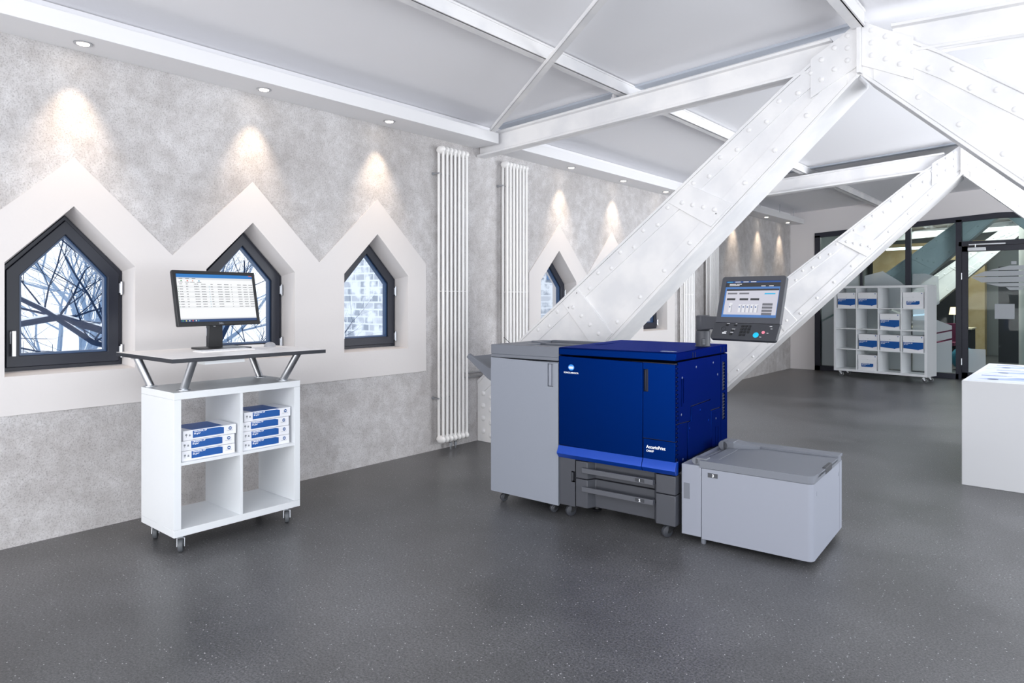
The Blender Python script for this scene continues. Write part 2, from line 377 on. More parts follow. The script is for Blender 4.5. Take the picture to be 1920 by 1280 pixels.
# glazed partition
X0 = -4.023
def build_partition():
    fr = MB(); y0, y1 = GY-.02, GY+.07
    fb = lambda x, z, d: (x, d, z)
    # head follows the roof
    fr.prism([(X0, gtop(X0)), (-1.19, 2.775), (-1.05, 2.775), (3.2, gtop(3.2)), (3.2, gtop(3.2)-.09), (-1.05, 2.685), (-1.19, 2.685), (X0, gtop(X0)-.09)], fb, y0, y1)
    fr.box(X0, X0+.10, y0, y1, 0, gtop(X0)-.05)
    for a, b in ((-3.235, -3.185), (-2.497, -2.41), (-1.742, -1.655)): fr.box(a, b, y0, y1, .0, gtop((a+b)/2)-.05)
    fr.box(-.62, -.53, y0, y1, 0, gtop(-.6)-.05)
    fr.box(X0, -1.70, y0, y1, 0, .09); fr.box(-.58, 3.2, y0, y1, 0, .09)
    fr.box(-1.70, -.58, y0, y1, 2.245, 2.325)
    o = struct(fr.build('window_7', FRAMEK, bevel=.002))
    for a, b in ((X0+.1, -3.235), (-3.185, -2.497), (-2.41, -1.742), (-.53, 3.2)):
        MB().prism([(a, .09), (b, .09), (b, gtop(b)-.09), (a, gtop(a)-.09)], fb, GY+.02, GY+.03).build('pane', GLASS2, o, smooth=False)
    MB().prism([(-1.655, 2.325), (-.62, 2.325), (-.62, gtop(-.62)-.09), (-1.05, 2.685), (-1.19, 2.685), (-1.655, gtop(-1.655)-.09)], fb, GY+.02, GY+.03).build('transom_pane', GLASS2, o, smooth=False)
    # etched film: big faceted shapes broken by thin clear lines
    def film(nm, pts, mt): MB().prism(pts, fb, GY+.0165, GY+.0195).build(nm, mt, o, smooth=False)
    film('frosted_film', [(-3.90, .10), (-3.26, .10), (-3.26, 1.30), (-3.90, .92)], FILM)
    film('frosted_film', [(-3.90, .955), (-3.26, 1.335), (-3.26, 2.0), (-3.50, 1.78), (-3.90, 1.86)], FILM)
    film('frosted_film', [(-3.16, .10), (-2.52, .10), (-2.52, 1.05), (-3.16, 1.38)], FILM)
    film('frosted_film', [(-3.16, 1.41), (-2.52, 1.08), (-2.52, 1.62), (-2.86, 1.86), (-3.16, 1.78)], FILM)
    film('frosted_film', [(-2.39, .10), (-1.80, .10), (-1.80, .66), (-2.39, .48)], FILM)
    film('frosted_film', [(-2.39, .505), (-1.80, .69), (-1.80, .81), (-2.39, .66)], FILM)
    film('frosted_film', [(-2.39, .685), (-1.80, .835), (-1.80, .90), (-2.20, 1.07), (-2.39, 1.05)], FILM)
    film('frosted_film', [(-2.39, 1.08), (-2.22, 1.10), (-1.98, 1.28), (-2.0, 1.74), (-2.2, 1.80), (-2.39, 1.80)], film_mat('faint_film', 'c9d2d6', .4))
    return o
build_partition()
def build_door():
    y0, y1 = GY-.03, GY+.03; x0, x1 = -1.652, -.625; lf = MB()
    lf.box(x0, x0+.085, y0, y1, .01, 2.24); lf.box(x1-.085, x1, y0, y1, .01, 2.24); lf.box(x0, x1, y0, y1, 2.15, 2.24); lf.box(x0, x1, y0, y1, .01, .12)
    o = struct(lf.build('door_1', FRAMEK, bevel=.002))
    MB().box(x0+.08, x1-.08, GY-.005, GY+.005, .12, 2.15).build('pane', GLASS2, o, smooth=False)
    for z in (.30, 1.74):
        MB().cyl((x0-.004, y0-.012, z-.055), (x0-.004, y0-.012, z+.055), .010, 10).build('hinge', ALU, o)
    k = MB(); k.box(x0+.085, x0+.34, y0-.05, y0, 2.155, 2.215); k.build('door_closer', ALU, o, bevel=.004)
    k = MB(); k.box(x0+.10, x0+.60, y0-.035, y0-.012, 2.255, 2.275); k.tube([(x0+.19, y0-.03, 2.21), (x0+.19, y0-.03, 2.262)], .008, 8); k.build('closer_arm', ALU, o)
    k = MB(); k.box(x1-.06, x1-.02, y0-.008, y0, .98, 1.16); k.tube([(x1-.04, y0, 1.08), (x1-.04, y0-.05, 1.08), (x1-.16, y0-.05, 1.08)], .009, 8); k.build('handle', ALU, o)
    fb = lambda x, z, d: (x, d, z); a, b = GY-.0095, GY-.0065
    # etched airship: striped pointed oval with a gondola, and a square notice below
    rows = [(1.90, 1.83), (1.815, 1.735), (1.72, 1.63), (1.615, 1.56)]
    cx, cz, L_, H_ = -.93, 1.715, .60, .20
    m = MB()
    for t, u in rows:
        def w(z): return L_*max(.12, 1-(abs(z-cz)/H_)**1.6)
        m.prism([(cx-w(u), u), (cx+.2, u), (cx+.2, t), (cx-w(t), t)], fb, a, b)
    m.prism([(cx-.12, 1.55), (cx+.12, 1.55), (cx+.09, 1.50), (cx-.07, 1.50)], fb, a, b)
    m.box(cx-.05, cx+.02, a, b, 1.92, 1.97)
    m.build('etched_airship', FILM2, o, smooth=False)
    MB().box(-1.20, -.935, a, b, 1.03, 1.275).build('grey_notice', FILM2, o, smooth=False)
    MB().box(x0+.09, x0+.33, a, b, .13, .52).build('frosted_film', FILM, o, smooth=False)
    return o
build_door()
# room beyond the glass
struct(MB().box(-4.8, 3.2, 20.0, 20.2, 0, 3.2).build('wall_far', GREYW, smooth=False))
struct(MB().box(-4.8, -4.48, 13.9, 20.2, 0, 3.1).build('wall_left_far', GREYW, smooth=False))
struct(MB().box(3.2, 3.4, 9.2, 20.2, -.1, 3.2).build('wall_right_far', DARKW, smooth=False))

# ------------------------------------------------------------------ riveted steel frames
TY = .30                      # depth of a frame along the room
AX = -1.123
def strut_pts(sgn):
    up = [(-4.475, .575), (-3.78, 1.117), (-2.37, 2.206), (-1.56, 2.84), (-1.123, 3.135)]
    lo = [(-1.123, 2.784), (-2.875, 1.101), (-4.02, 0.0)]
    pts = [(-4.475, 0.0)]+up+lo
    if sgn > 0: pts = [(2*AX-x, z) for x, z in pts]
    return pts
def rivet_mesh():
    m = MB(); m.lathe((0,0,0), [(.018, 0), (.018, -.002), (.013, -.007), (.006, -.009)], 12, 'y')
    return m.build('rivet', STEEL)
def make_frame():
    root = thing('steel_frame', '', 'roof frame', (AX, 4.76, 0))
    T = Matrix.Translation((-AX, 0, 0))
    fy = lambda x, z, d: (x, d, z)
    def line_up(x):   # upper edge height of the left strut
        P_ = [(-4.475, .575), (-3.78, 1.117), (-2.37, 2.206), (-1.56, 2.84), (-1.123, 3.135)]
        for (a, b), (c_, d_) in zip(P_, P_[1:]):
            if a <= x <= c_: return b+(d_-b)*(x-a)/(c_-a)
        return .575
    def line_lo(x): return 2.784+(x+1.123)*.961
    rv = rivet_mesh(); C.objects.unlink(rv); first = [True]
    for sgn in (-1, 1):
        mx = (lambda x: x) if sgn < 0 else (lambda x: 2*AX-x)
        mb = MB(T)
        mb.prism(strut_pts(sgn), fy, .012, .035)                        # web
        # bottom flange: plate of full depth along the lower edge
        L0, L1 = (-1.14, line_lo(-1.14)), (-4.02, 0.004)
        n = Vector((.961, -1)).normalized()*.02
        q = [(L0[0], L0[1]), (L0[0]-n.x*0, L0[1]+.03), (L1[0]-.04, L1[1]), (L1[0], L1[1])]
        mb.prism([(mx(x), z) for x, z in [(L0[0], L0[1]), (L0[0], L0[1]+.028), (L1[0]-.03, 0.002), (L1[0], 0.002)]], fy, 0, TY)
        # top flange
        mb.prism([(mx(x), z) for x, z in [(-4.47, .575), (-3.78, 1.117), (-2.37, 2.206), (-1.56, 2.84), (-1.123, 3.135), (-1.123, 3.11), (-1.56, 2.815), (-2.37, 2.181), (-3.78, 1.09), (-4.47, .545)]], fy, 0.001, TY-.001)
        st = mb.build('strut', STEEL, root, bevel=.003)
        # angle strips riveted along both edges
        pl = MB(T)
        lo = [(x, line_lo(x)+.03) for x in (-1.2, -3.9)]
        pl.prism([(mx(a), b) for a, b in [(-1.2, line_lo(-1.2)+.03), (-1.2, line_lo(-1.2)+.17), (-3.9, line_lo(-3.9)+.19), (-3.9, line_lo(-3.9)+.05)]], fy, .003, .013)
        ue = [(-1.3, line_up(-1.3)-.03), (-1.56, line_up(-1.56)-.03), (-2.37, line_up(-2.37)-.03), (-3.78, line_up(-3.78)-.03), (-4.4, line_up(-4.4)-.03)]
        pl.prism([(mx(a), b) for a, b in ue+[(a, b-.14) for a, b in reversed(ue)]], fy, .003, .013)
        pl.build('edge_plate', STEEL, st, bevel=.002)
        # raised cover plates with stepped ends
        for xa, xb in ((-2.12, -1.62), (-3.12, -2.72)):
            cpz = MB(T)
            dx = .16
            cpz.prism([(mx(a), b) for a, b in [(xa, line_lo(xa)+.055), (xa+dx, line_lo(xa+dx)+.055), (xa+dx-.34, line_up(xa+dx-.34)-.05), (xa-.34, line_up(xa-.34)-.05)]], fy, -.006, .0125)
            cpz.build('cover_plate', STEEL, st, bevel=.003)
            for k in range(4):
                t = (k+.5)/4; a = (xa+.07)*(1-t)+(xa+.07-.34)*t; b = (line_lo(xa+.07)+.1)*(1-t)+(line_up(xa-.27)-.1)*t
                r = rv.copy(); C.objects.link(r); r.parent = st; r.location = (mx(a)-AX, -.006, b)
        # rivets: staggered pairs under the upper edge, singles over the lower edge
        x = -1.42; k = 0
        while x > -4.35:
            for off, dxx in ((.075, 0), (.135, -.085)):
                a = x+dxx
                if a < -4.4: continue
                r = rv.copy(); C.objects.link(r); r.parent = st; r.location = (mx(a)-AX, .003, line_up(a)-off)
            a = x
            if line_lo(a) > -.02 and a > -3.9:
                r = rv.copy(); C.objects.link(r); r.parent = st; r.location = (mx(a-.03)-AX, .003, line_lo(a-.03)+.11)
            x -= .21
        # foot rivets
        for z in (.10, .22, .34, .46):
            for a in (-4.40, -4.30):
                r = rv.copy(); C.objects.link(r); r.parent = st; r.location = (mx(a)-AX, .012, z-(a+4.4)*.3); r.scale = (1.5, 1.5, 1.5)
        # rafter: I-section rising to the ridge
        ra = MB(T)
        def rz(xx): return .05*(xx+4.475)
        a, b = -4.475, -1.30
        ra.prism([(mx(a), 2.71), (mx(b), 2.71+rz(b)), (mx(b), 2.905+rz(b)), (mx(a), 2.905)], fy, .045, .06)
        for z0, z1 in ((2.71, 2.73), (2.885, 2.905)):
            ra.prism([(mx(a), z0), (mx(b), z0+rz(b)), (mx(b), z1+rz(b)), (mx(a), z1)], fy, .0, .12)
        ra.build('rafter', STEEL, root, bevel=.003)
    # apex: splice plates and the corner angle
    g = MB(T)
    g.prism([(AX-.012, 2.79), (AX+.012, 2.79), (AX+.012, 3.13), (AX-.012, 3.13)], fy, -.035, .02)
    g.prism([(AX-.30, 2.66+.03), (AX-.012, 2.84), (AX-.012, 3.11), (AX-.30, 2.95)], fy, -.004, .012)
    g.prism([(AX+.30, 2.66+.03), (AX+.012, 2.84), (AX+.012, 3.11), (AX+.30, 2.95)], fy, -.004, .012)
    gp = g.build('apex_plate', STEEL, root, bevel=.002)
    for sx_ in (-1, 1):
        for dx, z in ((.07, 2.89), (.07, 2.97), (.07, 3.05), (.15, 2.85), (.15, 2.99), (.23, 2.80), (.23, 2.93)):
            r = rv.copy(); C.objects.link(r); r.parent = gp; r.location = (sx_*dx, -.004, z)
    return root
fr0 = make_frame()
fr0['label'] = 'nearest white riveted steel A-frame, its strut rising behind the blue printer'
for y, lab in ((9.33, 'second white riveted steel frame, its strut crossing in front of the tall wheeled shelf'),
               (13.93, 'riveted steel frame just behind the glass partition, greenish through the pane'),
               (18.4, 'furthest steel frame deep in the room beyond the glass door')):
    f_ = copy_tree(fr0); f_.location.y = y; f_['label'] = lab
# purlins and ridge beam
def purlin(x, y0, y1, z0, z1, w, lab, rod=False):
    m = MB(); m.box(x, x+w, y0, y1, z0, z0+.014); m.box(x, x+w, y0, y1, z1-.014, z1); m.box(x+w-.02, x+w-.008, y0, y1, z0, z1)
    return tag(m.build('purlin', STEEL, bevel=.002), lab, 'beam')
purlin(-2.93, -2.4, 19.8, 3.005, 3.103, .08, 'long white steel purlin lying across the rafters, under the ceiling left of the ridge')
purlin(-1.163, -2.4, 4.74, 3.075, 3.18, .08, 'white ridge beam running towards the viewer from the nearest frame apex')
def brace(p, q, w, lab):
    p, q = Vector(p), Vector(q); d = (q-p).normalized(); a = d.cross(Vector((0, 0, 1))).normalized()*w/2; u = Vector((0, 0, .006))
    m = MB(); m.hexa([p-a, q-a, q+a, p+a], [p-a+u, q-a+u, q+a+u, p+a+u])
    u2 = Vector((0, 0, .035)); b = a*.86
    m.hexa([p+b, q+b, q+a, p+a], [p+b+u2, q+b+u2, q+a+u2, p+a+u2])
    return tag(m.build('wind_brace', STEEL), lab, 'brace')
brace((-4.20, 4.68, 2.885), (-1.16, 2.60, 3.06), .05, 'thin diagonal white brace from the coffer corner up past the purlin')
m = MB(); m.lathe((-2.99, 4.83, 2.985), [(.03, -.02), (.03, .02), (.018, .03), (.018, .05)], 6)
tag(m.build('bolt', STEEL), 'white hexagon bolt where the purlin meets the nearest rafter', 'bolt')

# ------------------------------------------------------------------ downlights
def make_downlight():
    o = thing('downlight', '', 'ceiling light', (0, 0, 2.79), group='downlights in the coffer along the left wall')
    m = MB(); m.lathe((0, 0, 0), [(.048, -.0005), (.048, -.004), (.040, -.007), (.034, -.005), (.034, -.0005)], 28)
    m.build('trim_ring', ALU, o)
    m = MB(); m.lathe((0, 0, 0), [(.031, -.001), (.031, -.006), (.024, -.009)], 24); m.build('lamp_lens', mat('lamp_glow', 'fff4e4', .5, emit=('fff2df', 14)), o)
    return o
dl = make_downlight()
DLY = [(1.372, 'downlight above the first window from the left'), (2.475, 'downlight above the second window, behind the monitor'),
       (3.572, 'downlight above the brick-view window, left of the tall radiator'), (6.11, 'downlight above the narrow-looking window past the second radiator'),
       (7.2, 'downlight above the plaster peak half hidden by the near strut'), (8.29, 'downlight hidden behind the near strut above the last window'),
       (10.9, 'third downlight from the far end, in the furthest coffer'), (12.0, 'second downlight from the far end, in the furthest coffer'), (13.1, 'downlight nearest the far corner of the room')]
for i, (y, lab) in enumerate(DLY):
    d = dl if i == 0 else copy_tree(dl)
    d.location = (-4.325, y, 2.79); d['label'] = lab
    l = bpy.data.lights.new('downlight_beam', 'SPOT'); l.energy = 25; l.spot_size = R(60); l.spot_blend = 1; l.color = (1, .78, .56); l.shadow_soft_size = .02
    lo_ = bpy.data.objects.new('downlight_beam', l); C.objects.link(lo_); lo_.location = (-4.325, y, 2.775)
    lo_.rotation_euler = (Vector((-4.46, y-.01, 1.9))-Vector((-4.325, y, 2.775))).to_track_quat('-Z', 'Y').to_euler()
for i, y in enumerate((10.2, 11.4, 12.35, 13.1)):
    m = MB(); m.cyl((-4.215, y, 2.887), (-4.215, y, ch(-4.215)), .006, 8)
    tag(m.build('hanger_rod', ALU), ['thin metal rod holding up the furthest coffer, nearest the second frame', 'second thin metal rod over the furthest coffer', 'third thin metal rod over the furthest coffer', 'last thin metal rod over the furthest coffer, by the back wall'][i], 'rod', 'rods over the furthest coffer')

# ------------------------------------------------------------------ radiators
def make_radiator():
    o = thing('column_radiator', '', 'radiator', (-4.40, 4.36, 0), group='tall white column radiators on the left wall')
    n = 7; pw = .05; z0, z1 = .085, 2.70
    for i in range(n):
        y = (i-(n-1)/2)*pw; m = MB()
        for x in (-.028, .028):
            m.cyl((x, y, z0+.03), (x, y, z1-.03), .0125, 12)
        for z in (z0+.02, z1-.02):
            m.ball((0, y, z), .055, .026, .036, 14, 8)
        m.build('column', RADW, o)
    m = MB(); m.box(-.034, .034, -.155, .155, 1.42, 1.426); m.build('spacer_bar', RADW, o)
    for z in (.47, 2.47):
        m = MB(); m.cyl((-.078, -.175, z), (.0, -.175, z), .007, 8); m.cyl((-.03, -.185, z), (-.03, .0, z), .006, 8); m.cyl((-.079, -.175, z), (-.068, -.175, z), .014, 12)
        m.build('wall_bracket', ALU, o)
    for dy in (-.03, .03):
        m = MB(); m.cyl((0, dy, .0), (0, dy, .07), .009, 10); m.lathe((0, dy, .03), [(.016, 0), (.016, .03), (.012, .035)], 8); m.build('valve', CHROME, o)
    return o
rad = make_radiator()
for i, (y, lab) in enumerate([(4.37, 'tall white column radiator left of the nearest strut foot'), (5.24, 'tall white radiator just right of the first one, behind the nearest strut'),
                              (9.08, 'distant tall radiator seen between the near strut and the display arm'), (9.93, 'distant tall radiator right of the display arm, beside the display')]):
    r_ = rad if i == 0 else copy_tree(rad); r_.location = (-4.40, y, 0); r_['label'] = lab
m = MB()
for z in (.62, .66): m.cyl((-4.45, 4.56, z), (-4.45, 4.98, z), .009, 10)
tag(m.build('heating_pipe', mat('pipe_grey', '9a9a9c', .4, .6)), 'pair of thin grey heating pipes on the wall right of the first tall radiator', 'pipe')

# ------------------------------------------------------------------ casters
def caster(parent, x, y, top, r, rot, wheelmat=RUBBER, twin=False):
    M = Matrix.Translation((x, y, 0)) @ Matrix.Rotation(rot, 4, 'Z'); off = -.022
    m = MB(M); m.box(-.03, .03, -.03, .03, top-.004, top); m.cyl((0, 0, top-.018), (0, 0, top), .016, 14)
    m.prism([(-.02, top-.018), (.02, top-.018), (off+.007, r-.006), (off-.007, r-.006)], lambda a, b, d: (a, d, b), -.020, -.017)
    m.prism([(-.02, top-.018), (.02, top-.018), (off+.007, r-.006), (off-.007, r-.006)], lambda a, b, d: (a, d, b), .017, .020)
    m.box(-.02, .02, -.02, .02, top-.02, top-.014)
    c_ = m.build('caster', CHROME if not twin else BLACK, parent)
    w = MB(M); w.lathe((off, 0, r), [(r*.8, -.013), (r*.97, -.010), (r, -.004), (r, .004), (r*.97, .010), (r*.8, .013)], 26, 'y')
    w.build('wheel', wheelmat, c_)
    w = MB(M); w.lathe((off, 0, r), [(r*.35, -.0165), (r*.6, -.0135), (r*.6, .0135), (r*.35, .0165)], 18, 'y'); w.build('wheel_hub', BLACK if not twin else GREYDD, c_)

# ------------------------------------------------------------------ standing desk: wheeled cube shelf + raised top
DX, DY = -3.891, 1.969
sh = thing('wheeled_cube_shelf', 'white two by two cube shelf on casters with a raised black-edged desktop', 'shelf', (DX, DY, 0))
hw, hd = .376, .209; zb, zt = .090, .856; to = .038; ti = .016
m = MB(); m.box(-hd, hd, -hw, hw, zt-to, zt); m.build('top_board', LAM, sh, bevel=.0012)
m = MB(); m.box(-hd, hd, -hw, hw, zb, zb+to); m.build('bottom_board', LAM, sh, bevel=.0012)
for s_ in (-1, 1):
    m = MB(); m.box(-hd, hd, s_*hw, s_*(hw-to), zb+to+.0006, zt-to-.0006); m.build('side_panel', LAM, sh, bevel=.0012)
zm = (zb+zt)/2
m = MB(); m.box(-hd+.001, hd-.001, -ti/2, ti/2, zb+to, zt-to); m.build('divider', LAM, sh)
for a, b in ((-hw+to, -ti/2), (ti/2, hw-to)):
    m = MB(); m.box(-hd+.001, hd-.002, a, b, zm-ti/2, zm+ti/2); m.build('middle_shelf', LAM, sh)
for (x, y) in ((hd-.05, -hw+.06), (hd-.05, hw-.06), (-hd+.05, -hw+.06), (-hd+.05, hw-.06)): caster(sh, x, y, zb, .036, R(150))
DZ = 1.052
for (bx, by, tx, ty) in ((-4.073, 1.634, -4.11, 1.575), (-3.765, 1.680, -3.69, 1.70), (-4.02, 2.273, -4.10, 2.245), (-3.755, 2.271, -3.66, 2.315)):
    b_, t_ = Vector((bx-DX, by-DY, zt)), Vector((tx-DX, ty-DY, DZ-.03)); m = MB()
    m.tube([b_, t_], .021, 20); m.lathe(b_, [(.036, 0), (.036, .004), (.030, .006)], 24); m.lathe(t_-Vector((0, 0, .006)), [(.030, 0), (.036, .006)], 24)
    m.build('support_leg', ALU, sh)
top = MB(); top.box(-4.205-DX, -3.487-DX, 1.50-DY, 2.395-DY, DZ-.022, DZ-.001); dt = top.build('desktop', EDGE, sh, bevel=.001)
MB().box(-4.2045-DX, -3.4875-DX, 1.5005-DY, 2.3945-DY, DZ-.001, DZ).build('white_laminate_surface', LAM2, dt)
MB().box(-3.60-DX, -3.52-DX, 1.68-DY, 1.90-DY, DZ-.042, DZ-.022).build('cable_tray', LAM, dt)

# paper reams
def make_ream():
    o = thing('paper_ream', '', 'paper ream', (0, 0, 0), group='paper reams in the small shelf')
    L_, D_, H_ = .297, .21, .054
    MB().box(-D_, 0, 0, L_, 0, H_-.001).build('wrapped_paper', PAPER, o, bevel=.002)
    g = lambda y, z, d: (d, y, z)
    MB().prism([(.052, .010), (.225, .010), (.225, .044), (.205, .049), (.052, .049)], g, .0003, .0012).build('front_label', LABEL, o, smooth=False)
    MB().prism([(-.20, .03), (-.006, .05), (-.006, .225), (-.20, .225)], lambda x, y, d: (x, y, d), H_-.0006, H_).build('top_label', LABEL, o, smooth=False)
    M = frameM((.0013, .058, .040), (0, 1, 0), (0, 0, 1))
    text('label_text', 'ORIGINAL HP\n80 g/m\u00b2', .0115, M, TXTW, o, .0002, bold=.0003)
    m = MB(); m.lathe((.0008, .262, .034), [(.0095, -.0005), (.0095, .0005)], 20, 'x'); m.build('round_logo', LABELD, o)
    m = MB(); m.ball((.0014, .262, .034), .0003, .0065, .0026, 12, 6); m.build('logo_lens', TXTW, o)
    text('maker_text', 'KONICA MINOLTA', .0042, frameM((.0006, .242, .020), (0, 1, 0), (0, 0, 1)), TXTG, o, .0002)
    m = MB()
    m.lathe((.0006, .0165, .031), [(.0055, -.0004), (.0055, .0004)], 14, 'x'); m.box(.0002, .001, .0155, .0175, .018, .027)
    m.prism([(.030, .022), (.040, .022), (.038, .032), (.032, .032)], g, .0002, .001)
    m.build('certificate_marks', TXTG, o)
    return o
ream = make_ream(); k = 0
zs = zm+ti/2
for cell, (y0, n, nm) in enumerate(((-hw+to+.012, 3, 'left'), (ti/2+.008, 4, 'right'))):
    names3 = ['bottom', 'middle', 'top'] if n == 3 else ['bottom', 'second from bottom', 'second from top', 'top']
    for i in range(n):
        r_ = ream if k == 0 else copy_tree(ream); k += 1
        r_.location = (DX+hd-.022-random.uniform(0, .006), DY+y0+random.uniform(0, .008)+(0.006 if i == n-1 else 0), zs+i*.0545)
        r_['label'] = 'white and blue ream, %s of the %s stack of %s' % (names3[i], nm, 'three' if n == 3 else 'four')

# monitor
mo = thing('computer_monitor', 'black flat computer monitor showing a job list, on the standing desk', 'monitor', (-3.99, 1.985, DZ))
yaw = 1.6984; tl = .1944
Rv = Vector((math.cos(yaw), math.sin(yaw), 0)); Bv = Vector((-math.sin(yaw), math.cos(yaw), 0)); Uv = Vector((0, 0, 1))*math.cos(tl)+Bv*math.sin(tl); Nv = Rv.cross(Uv)
Cc = Vector((-3.885, 1.935, 1.357)); w, h = .529, .3205
F = Matrix.Identity(4)
for i in range(3): F[i][0] = Rv[i]; F[i][1] = Uv[i]; F[i][2] = Nv[i]; F[i][3] = (Cc-Vector(mo.location))[i]
m = MB(F); xy = lambda a, b, d: (a, b, d)
rect = lambda w_, h_, g=0: [(-w_/2+g, -h_/2+g), (w_/2-g, -h_/2+g), (w_/2-g, h_/2-g), (-w_/2+g, h_/2-g)]
m.prism(rect(w, h), xy, -.018, 0, [[(-w/2+.020, -h/2+.024), (w/2-.020, -h/2+.024), (w/2-.020, h/2-.020), (-w/2+.020, h/2-.020)]])
hs = m.build('bezel', BLACK, mo, bevel=.003)
m = MB(F); m.box(-w/2+.002, w/2-.002, -h/2+.002, h/2-.002, -.03, -.017); m.box(-.12, .12, -.08, .08, -.055, -.03); m.build('back_shell', BLACK, mo, bevel=.006)
sw0, sw1, sh0, sh1 = -w/2+.020, w/2-.020, -h/2+.024, h/2-.020
scr = MB(F).quad((sw0, sh0, -.004), (sw1, sh0, -.004), (sw1, sh1, -.004), (sw0, sh1, -.004)).build('screen', mat('screen_white', 'fbfcfe', emit=True), mo)
def sbar(M_, par, name, x0, x1, y0, y1, mt, z=-.0035):
    return MB(M_).quad((x0, y0, z), (x1, y0, z), (x1, y1, z), (x0, y1, z)).build(name, mt, par, smooth=False)
sW, sH = sw1-sw0, sh1-sh0
X_ = lambda t: sw0+sW*t
Y_ = lambda t: sh1-sH*t
SB = mat('screen_blue', '1277c4', emit=True); SN = mat('screen_navy', '123a6e', emit=True); SG = mat('screen_grey', 'dfe2e6', emit=True); ST = mat('screen_text', '4c5058', emit=True)
SR = mat('screen_red', 'd8553a', emit=True); SGR = mat('screen_green', '2f8f4a', emit=True); SL = mat('screen_stripe', 'f0f2f4', emit=True); SC = mat('screen_teal', '3a9bb8', emit=True)
sbar(F, scr, 'title_bar', sw0, sw1, Y_(.075), Y_(0), SB); sbar(F, scr, 'menu_strip', sw0, sw1, Y_(.115), Y_(.075), SG)
sbar(F, scr, 'taskbar', sw0, sw1, Y_(1), Y_(.945), SN); sbar(F, scr, 'status_strip', sw0, sw1, Y_(.945), Y_(.92), SG)
sbar(F, scr, 'window_buttons', X_(.95), X_(.995), Y_(.022), Y_(.004), SR, -.003)
m = MB(F)
for r_i in range(5):
    y = .245+.106*r_i; m.quad((sw0, Y_(y+.045), -.0036), (sw1, Y_(y+.045), -.0036), (sw1, Y_(y), -.0036), (sw0, Y_(y), -.0036))
m.build('table_stripes', SL, scr, smooth=False)
m = MB(F); g_ = MB(F); c_t = MB(F)
cols = [.03, .11, .21, .30, .42, .51, .60, .69, .78, .86, .94]; wd = [.04, .025, .06, .055, .03, .06, .06, .01, .05, .055, .055]
for r_i in range(10):
    y = .205+.0525*r_i
    for cx_, ww in zip(cols, wd):
        if r_i >= 8 and cx_ == .60: continue
        xx = cx_
        while xx < cx_+ww-.004:      # short dashes read as words
            wl = random.uniform(.006, .014); m.quad((X_(xx), Y_(y+.014), -.003), (X_(min(xx+wl, cx_+ww)), Y_(y+.014), -.003), (X_(min(xx+wl, cx_+ww)), Y_(y), -.003), (X_(xx), Y_(y), -.003)); xx += wl+.0035
    if r_i:
        g_.quad((X_(.008), Y_(y+.014), -.003), (X_(.016), Y_(y+.014), -.003), (X_(.016), Y_(y), -.003), (X_(.008), Y_(y), -.003))
        c_t.quad((X_(.395), Y_(y+.014), -.003), (X_(.403), Y_(y+.014), -.003), (X_(.403), Y_(y), -.003), (X_(.395), Y_(y), -.003))
for xx in (.03, .11, .19):
    m.quad((X_(xx), Y_(.103), -.003), (X_(xx+.045), Y_(.103), -.003), (X_(xx+.045), Y_(.09), -.003), (X_(xx), Y_(.09), -.003))
for xx in (.02, .10, .165, .25):
    m.quad((X_(xx), Y_(.178), -.003), (X_(xx+.055), Y_(.178), -.003), (X_(xx+.055), Y_(.168), -.003), (X_(xx), Y_(.168), -.003))
m.build('table_text', ST, scr, smooth=False)['kind'] = 'stuff'; g_.build('row_markers', SGR, scr, smooth=False); c_t.build('row_icons', SC, scr, smooth=False)
for xx, mt in ((.05, SGR), (.125, SR), (.19, mat('screen_pink', 'e7b9ae', emit=True)), (.27, SC)):
    sbar(F, scr, 'toolbar_icon', X_(xx), X_(xx+.015), Y_(.155), Y_(.13), mt, -.003)
for xx, mt in ((.02, SGR), (.06, mat('screen_yellow', 'd9d36a', emit=True)), (.10, SG), (.14, SR), (.18, SG), (.21, SC)):
    sbar(F, scr, 'taskbar_icon', X_(xx), X_(xx+.015), Y_(.985), Y_(.96), mt, -.003)
text('bezel_logo', 'DELL', .013, F @ Matrix.Translation((-.015, -h/2+.007, .0003)), TXTG, mo, .0002, bold=.0004)
m = MB(); bx, by = 0, 0
m.prism([(-.115, -.13), (.11, -.13), (.12, .13), (-.105, .13)], lambda a, b, d: (a, b+.02, d), .0, .012); m.build('stand_base', BLACK, mo, bevel=.003)
# upright column with a cable opening
cyy = .005
m = MB(Matrix.Translation((-.055, cyy, 0)) @ Matrix.Rotation(yaw-math.pi/2-.0, 4, 'Z'))
gg = lambda a, b, d: (d, a, b)
hole = [(-.012+.018*math.cos(t), .165+.030*math.sin(t)) for t in [2*math.pi*k/14 for k in range(14)]]
m.prism([(-.046, .0), (.046, .0), (.042, .34), (-.042, .34)], gg, .0, .014, [hole]); m.build('stand_column', BLACK, mo, bevel=.002)
m = MB(Matrix.Translation((-.055, cyy, 0)) @ Matrix.Rotation(yaw-math.pi/2, 4, 'Z'))
ring = [(-.012+.019*math.cos(t), .165+.031*math.sin(t)) for t in [2*math.pi*k/14 for k in range(14)]]; ring2 = [(-.012+.0165*math.cos(t), .165+.0285*math.sin(t)) for t in [2*math.pi*k/14 for k in range(14)]]
m.prism(ring, gg, .0142, .018, [ring2]); m.build('cable_opening_ring', CHROME, mo)

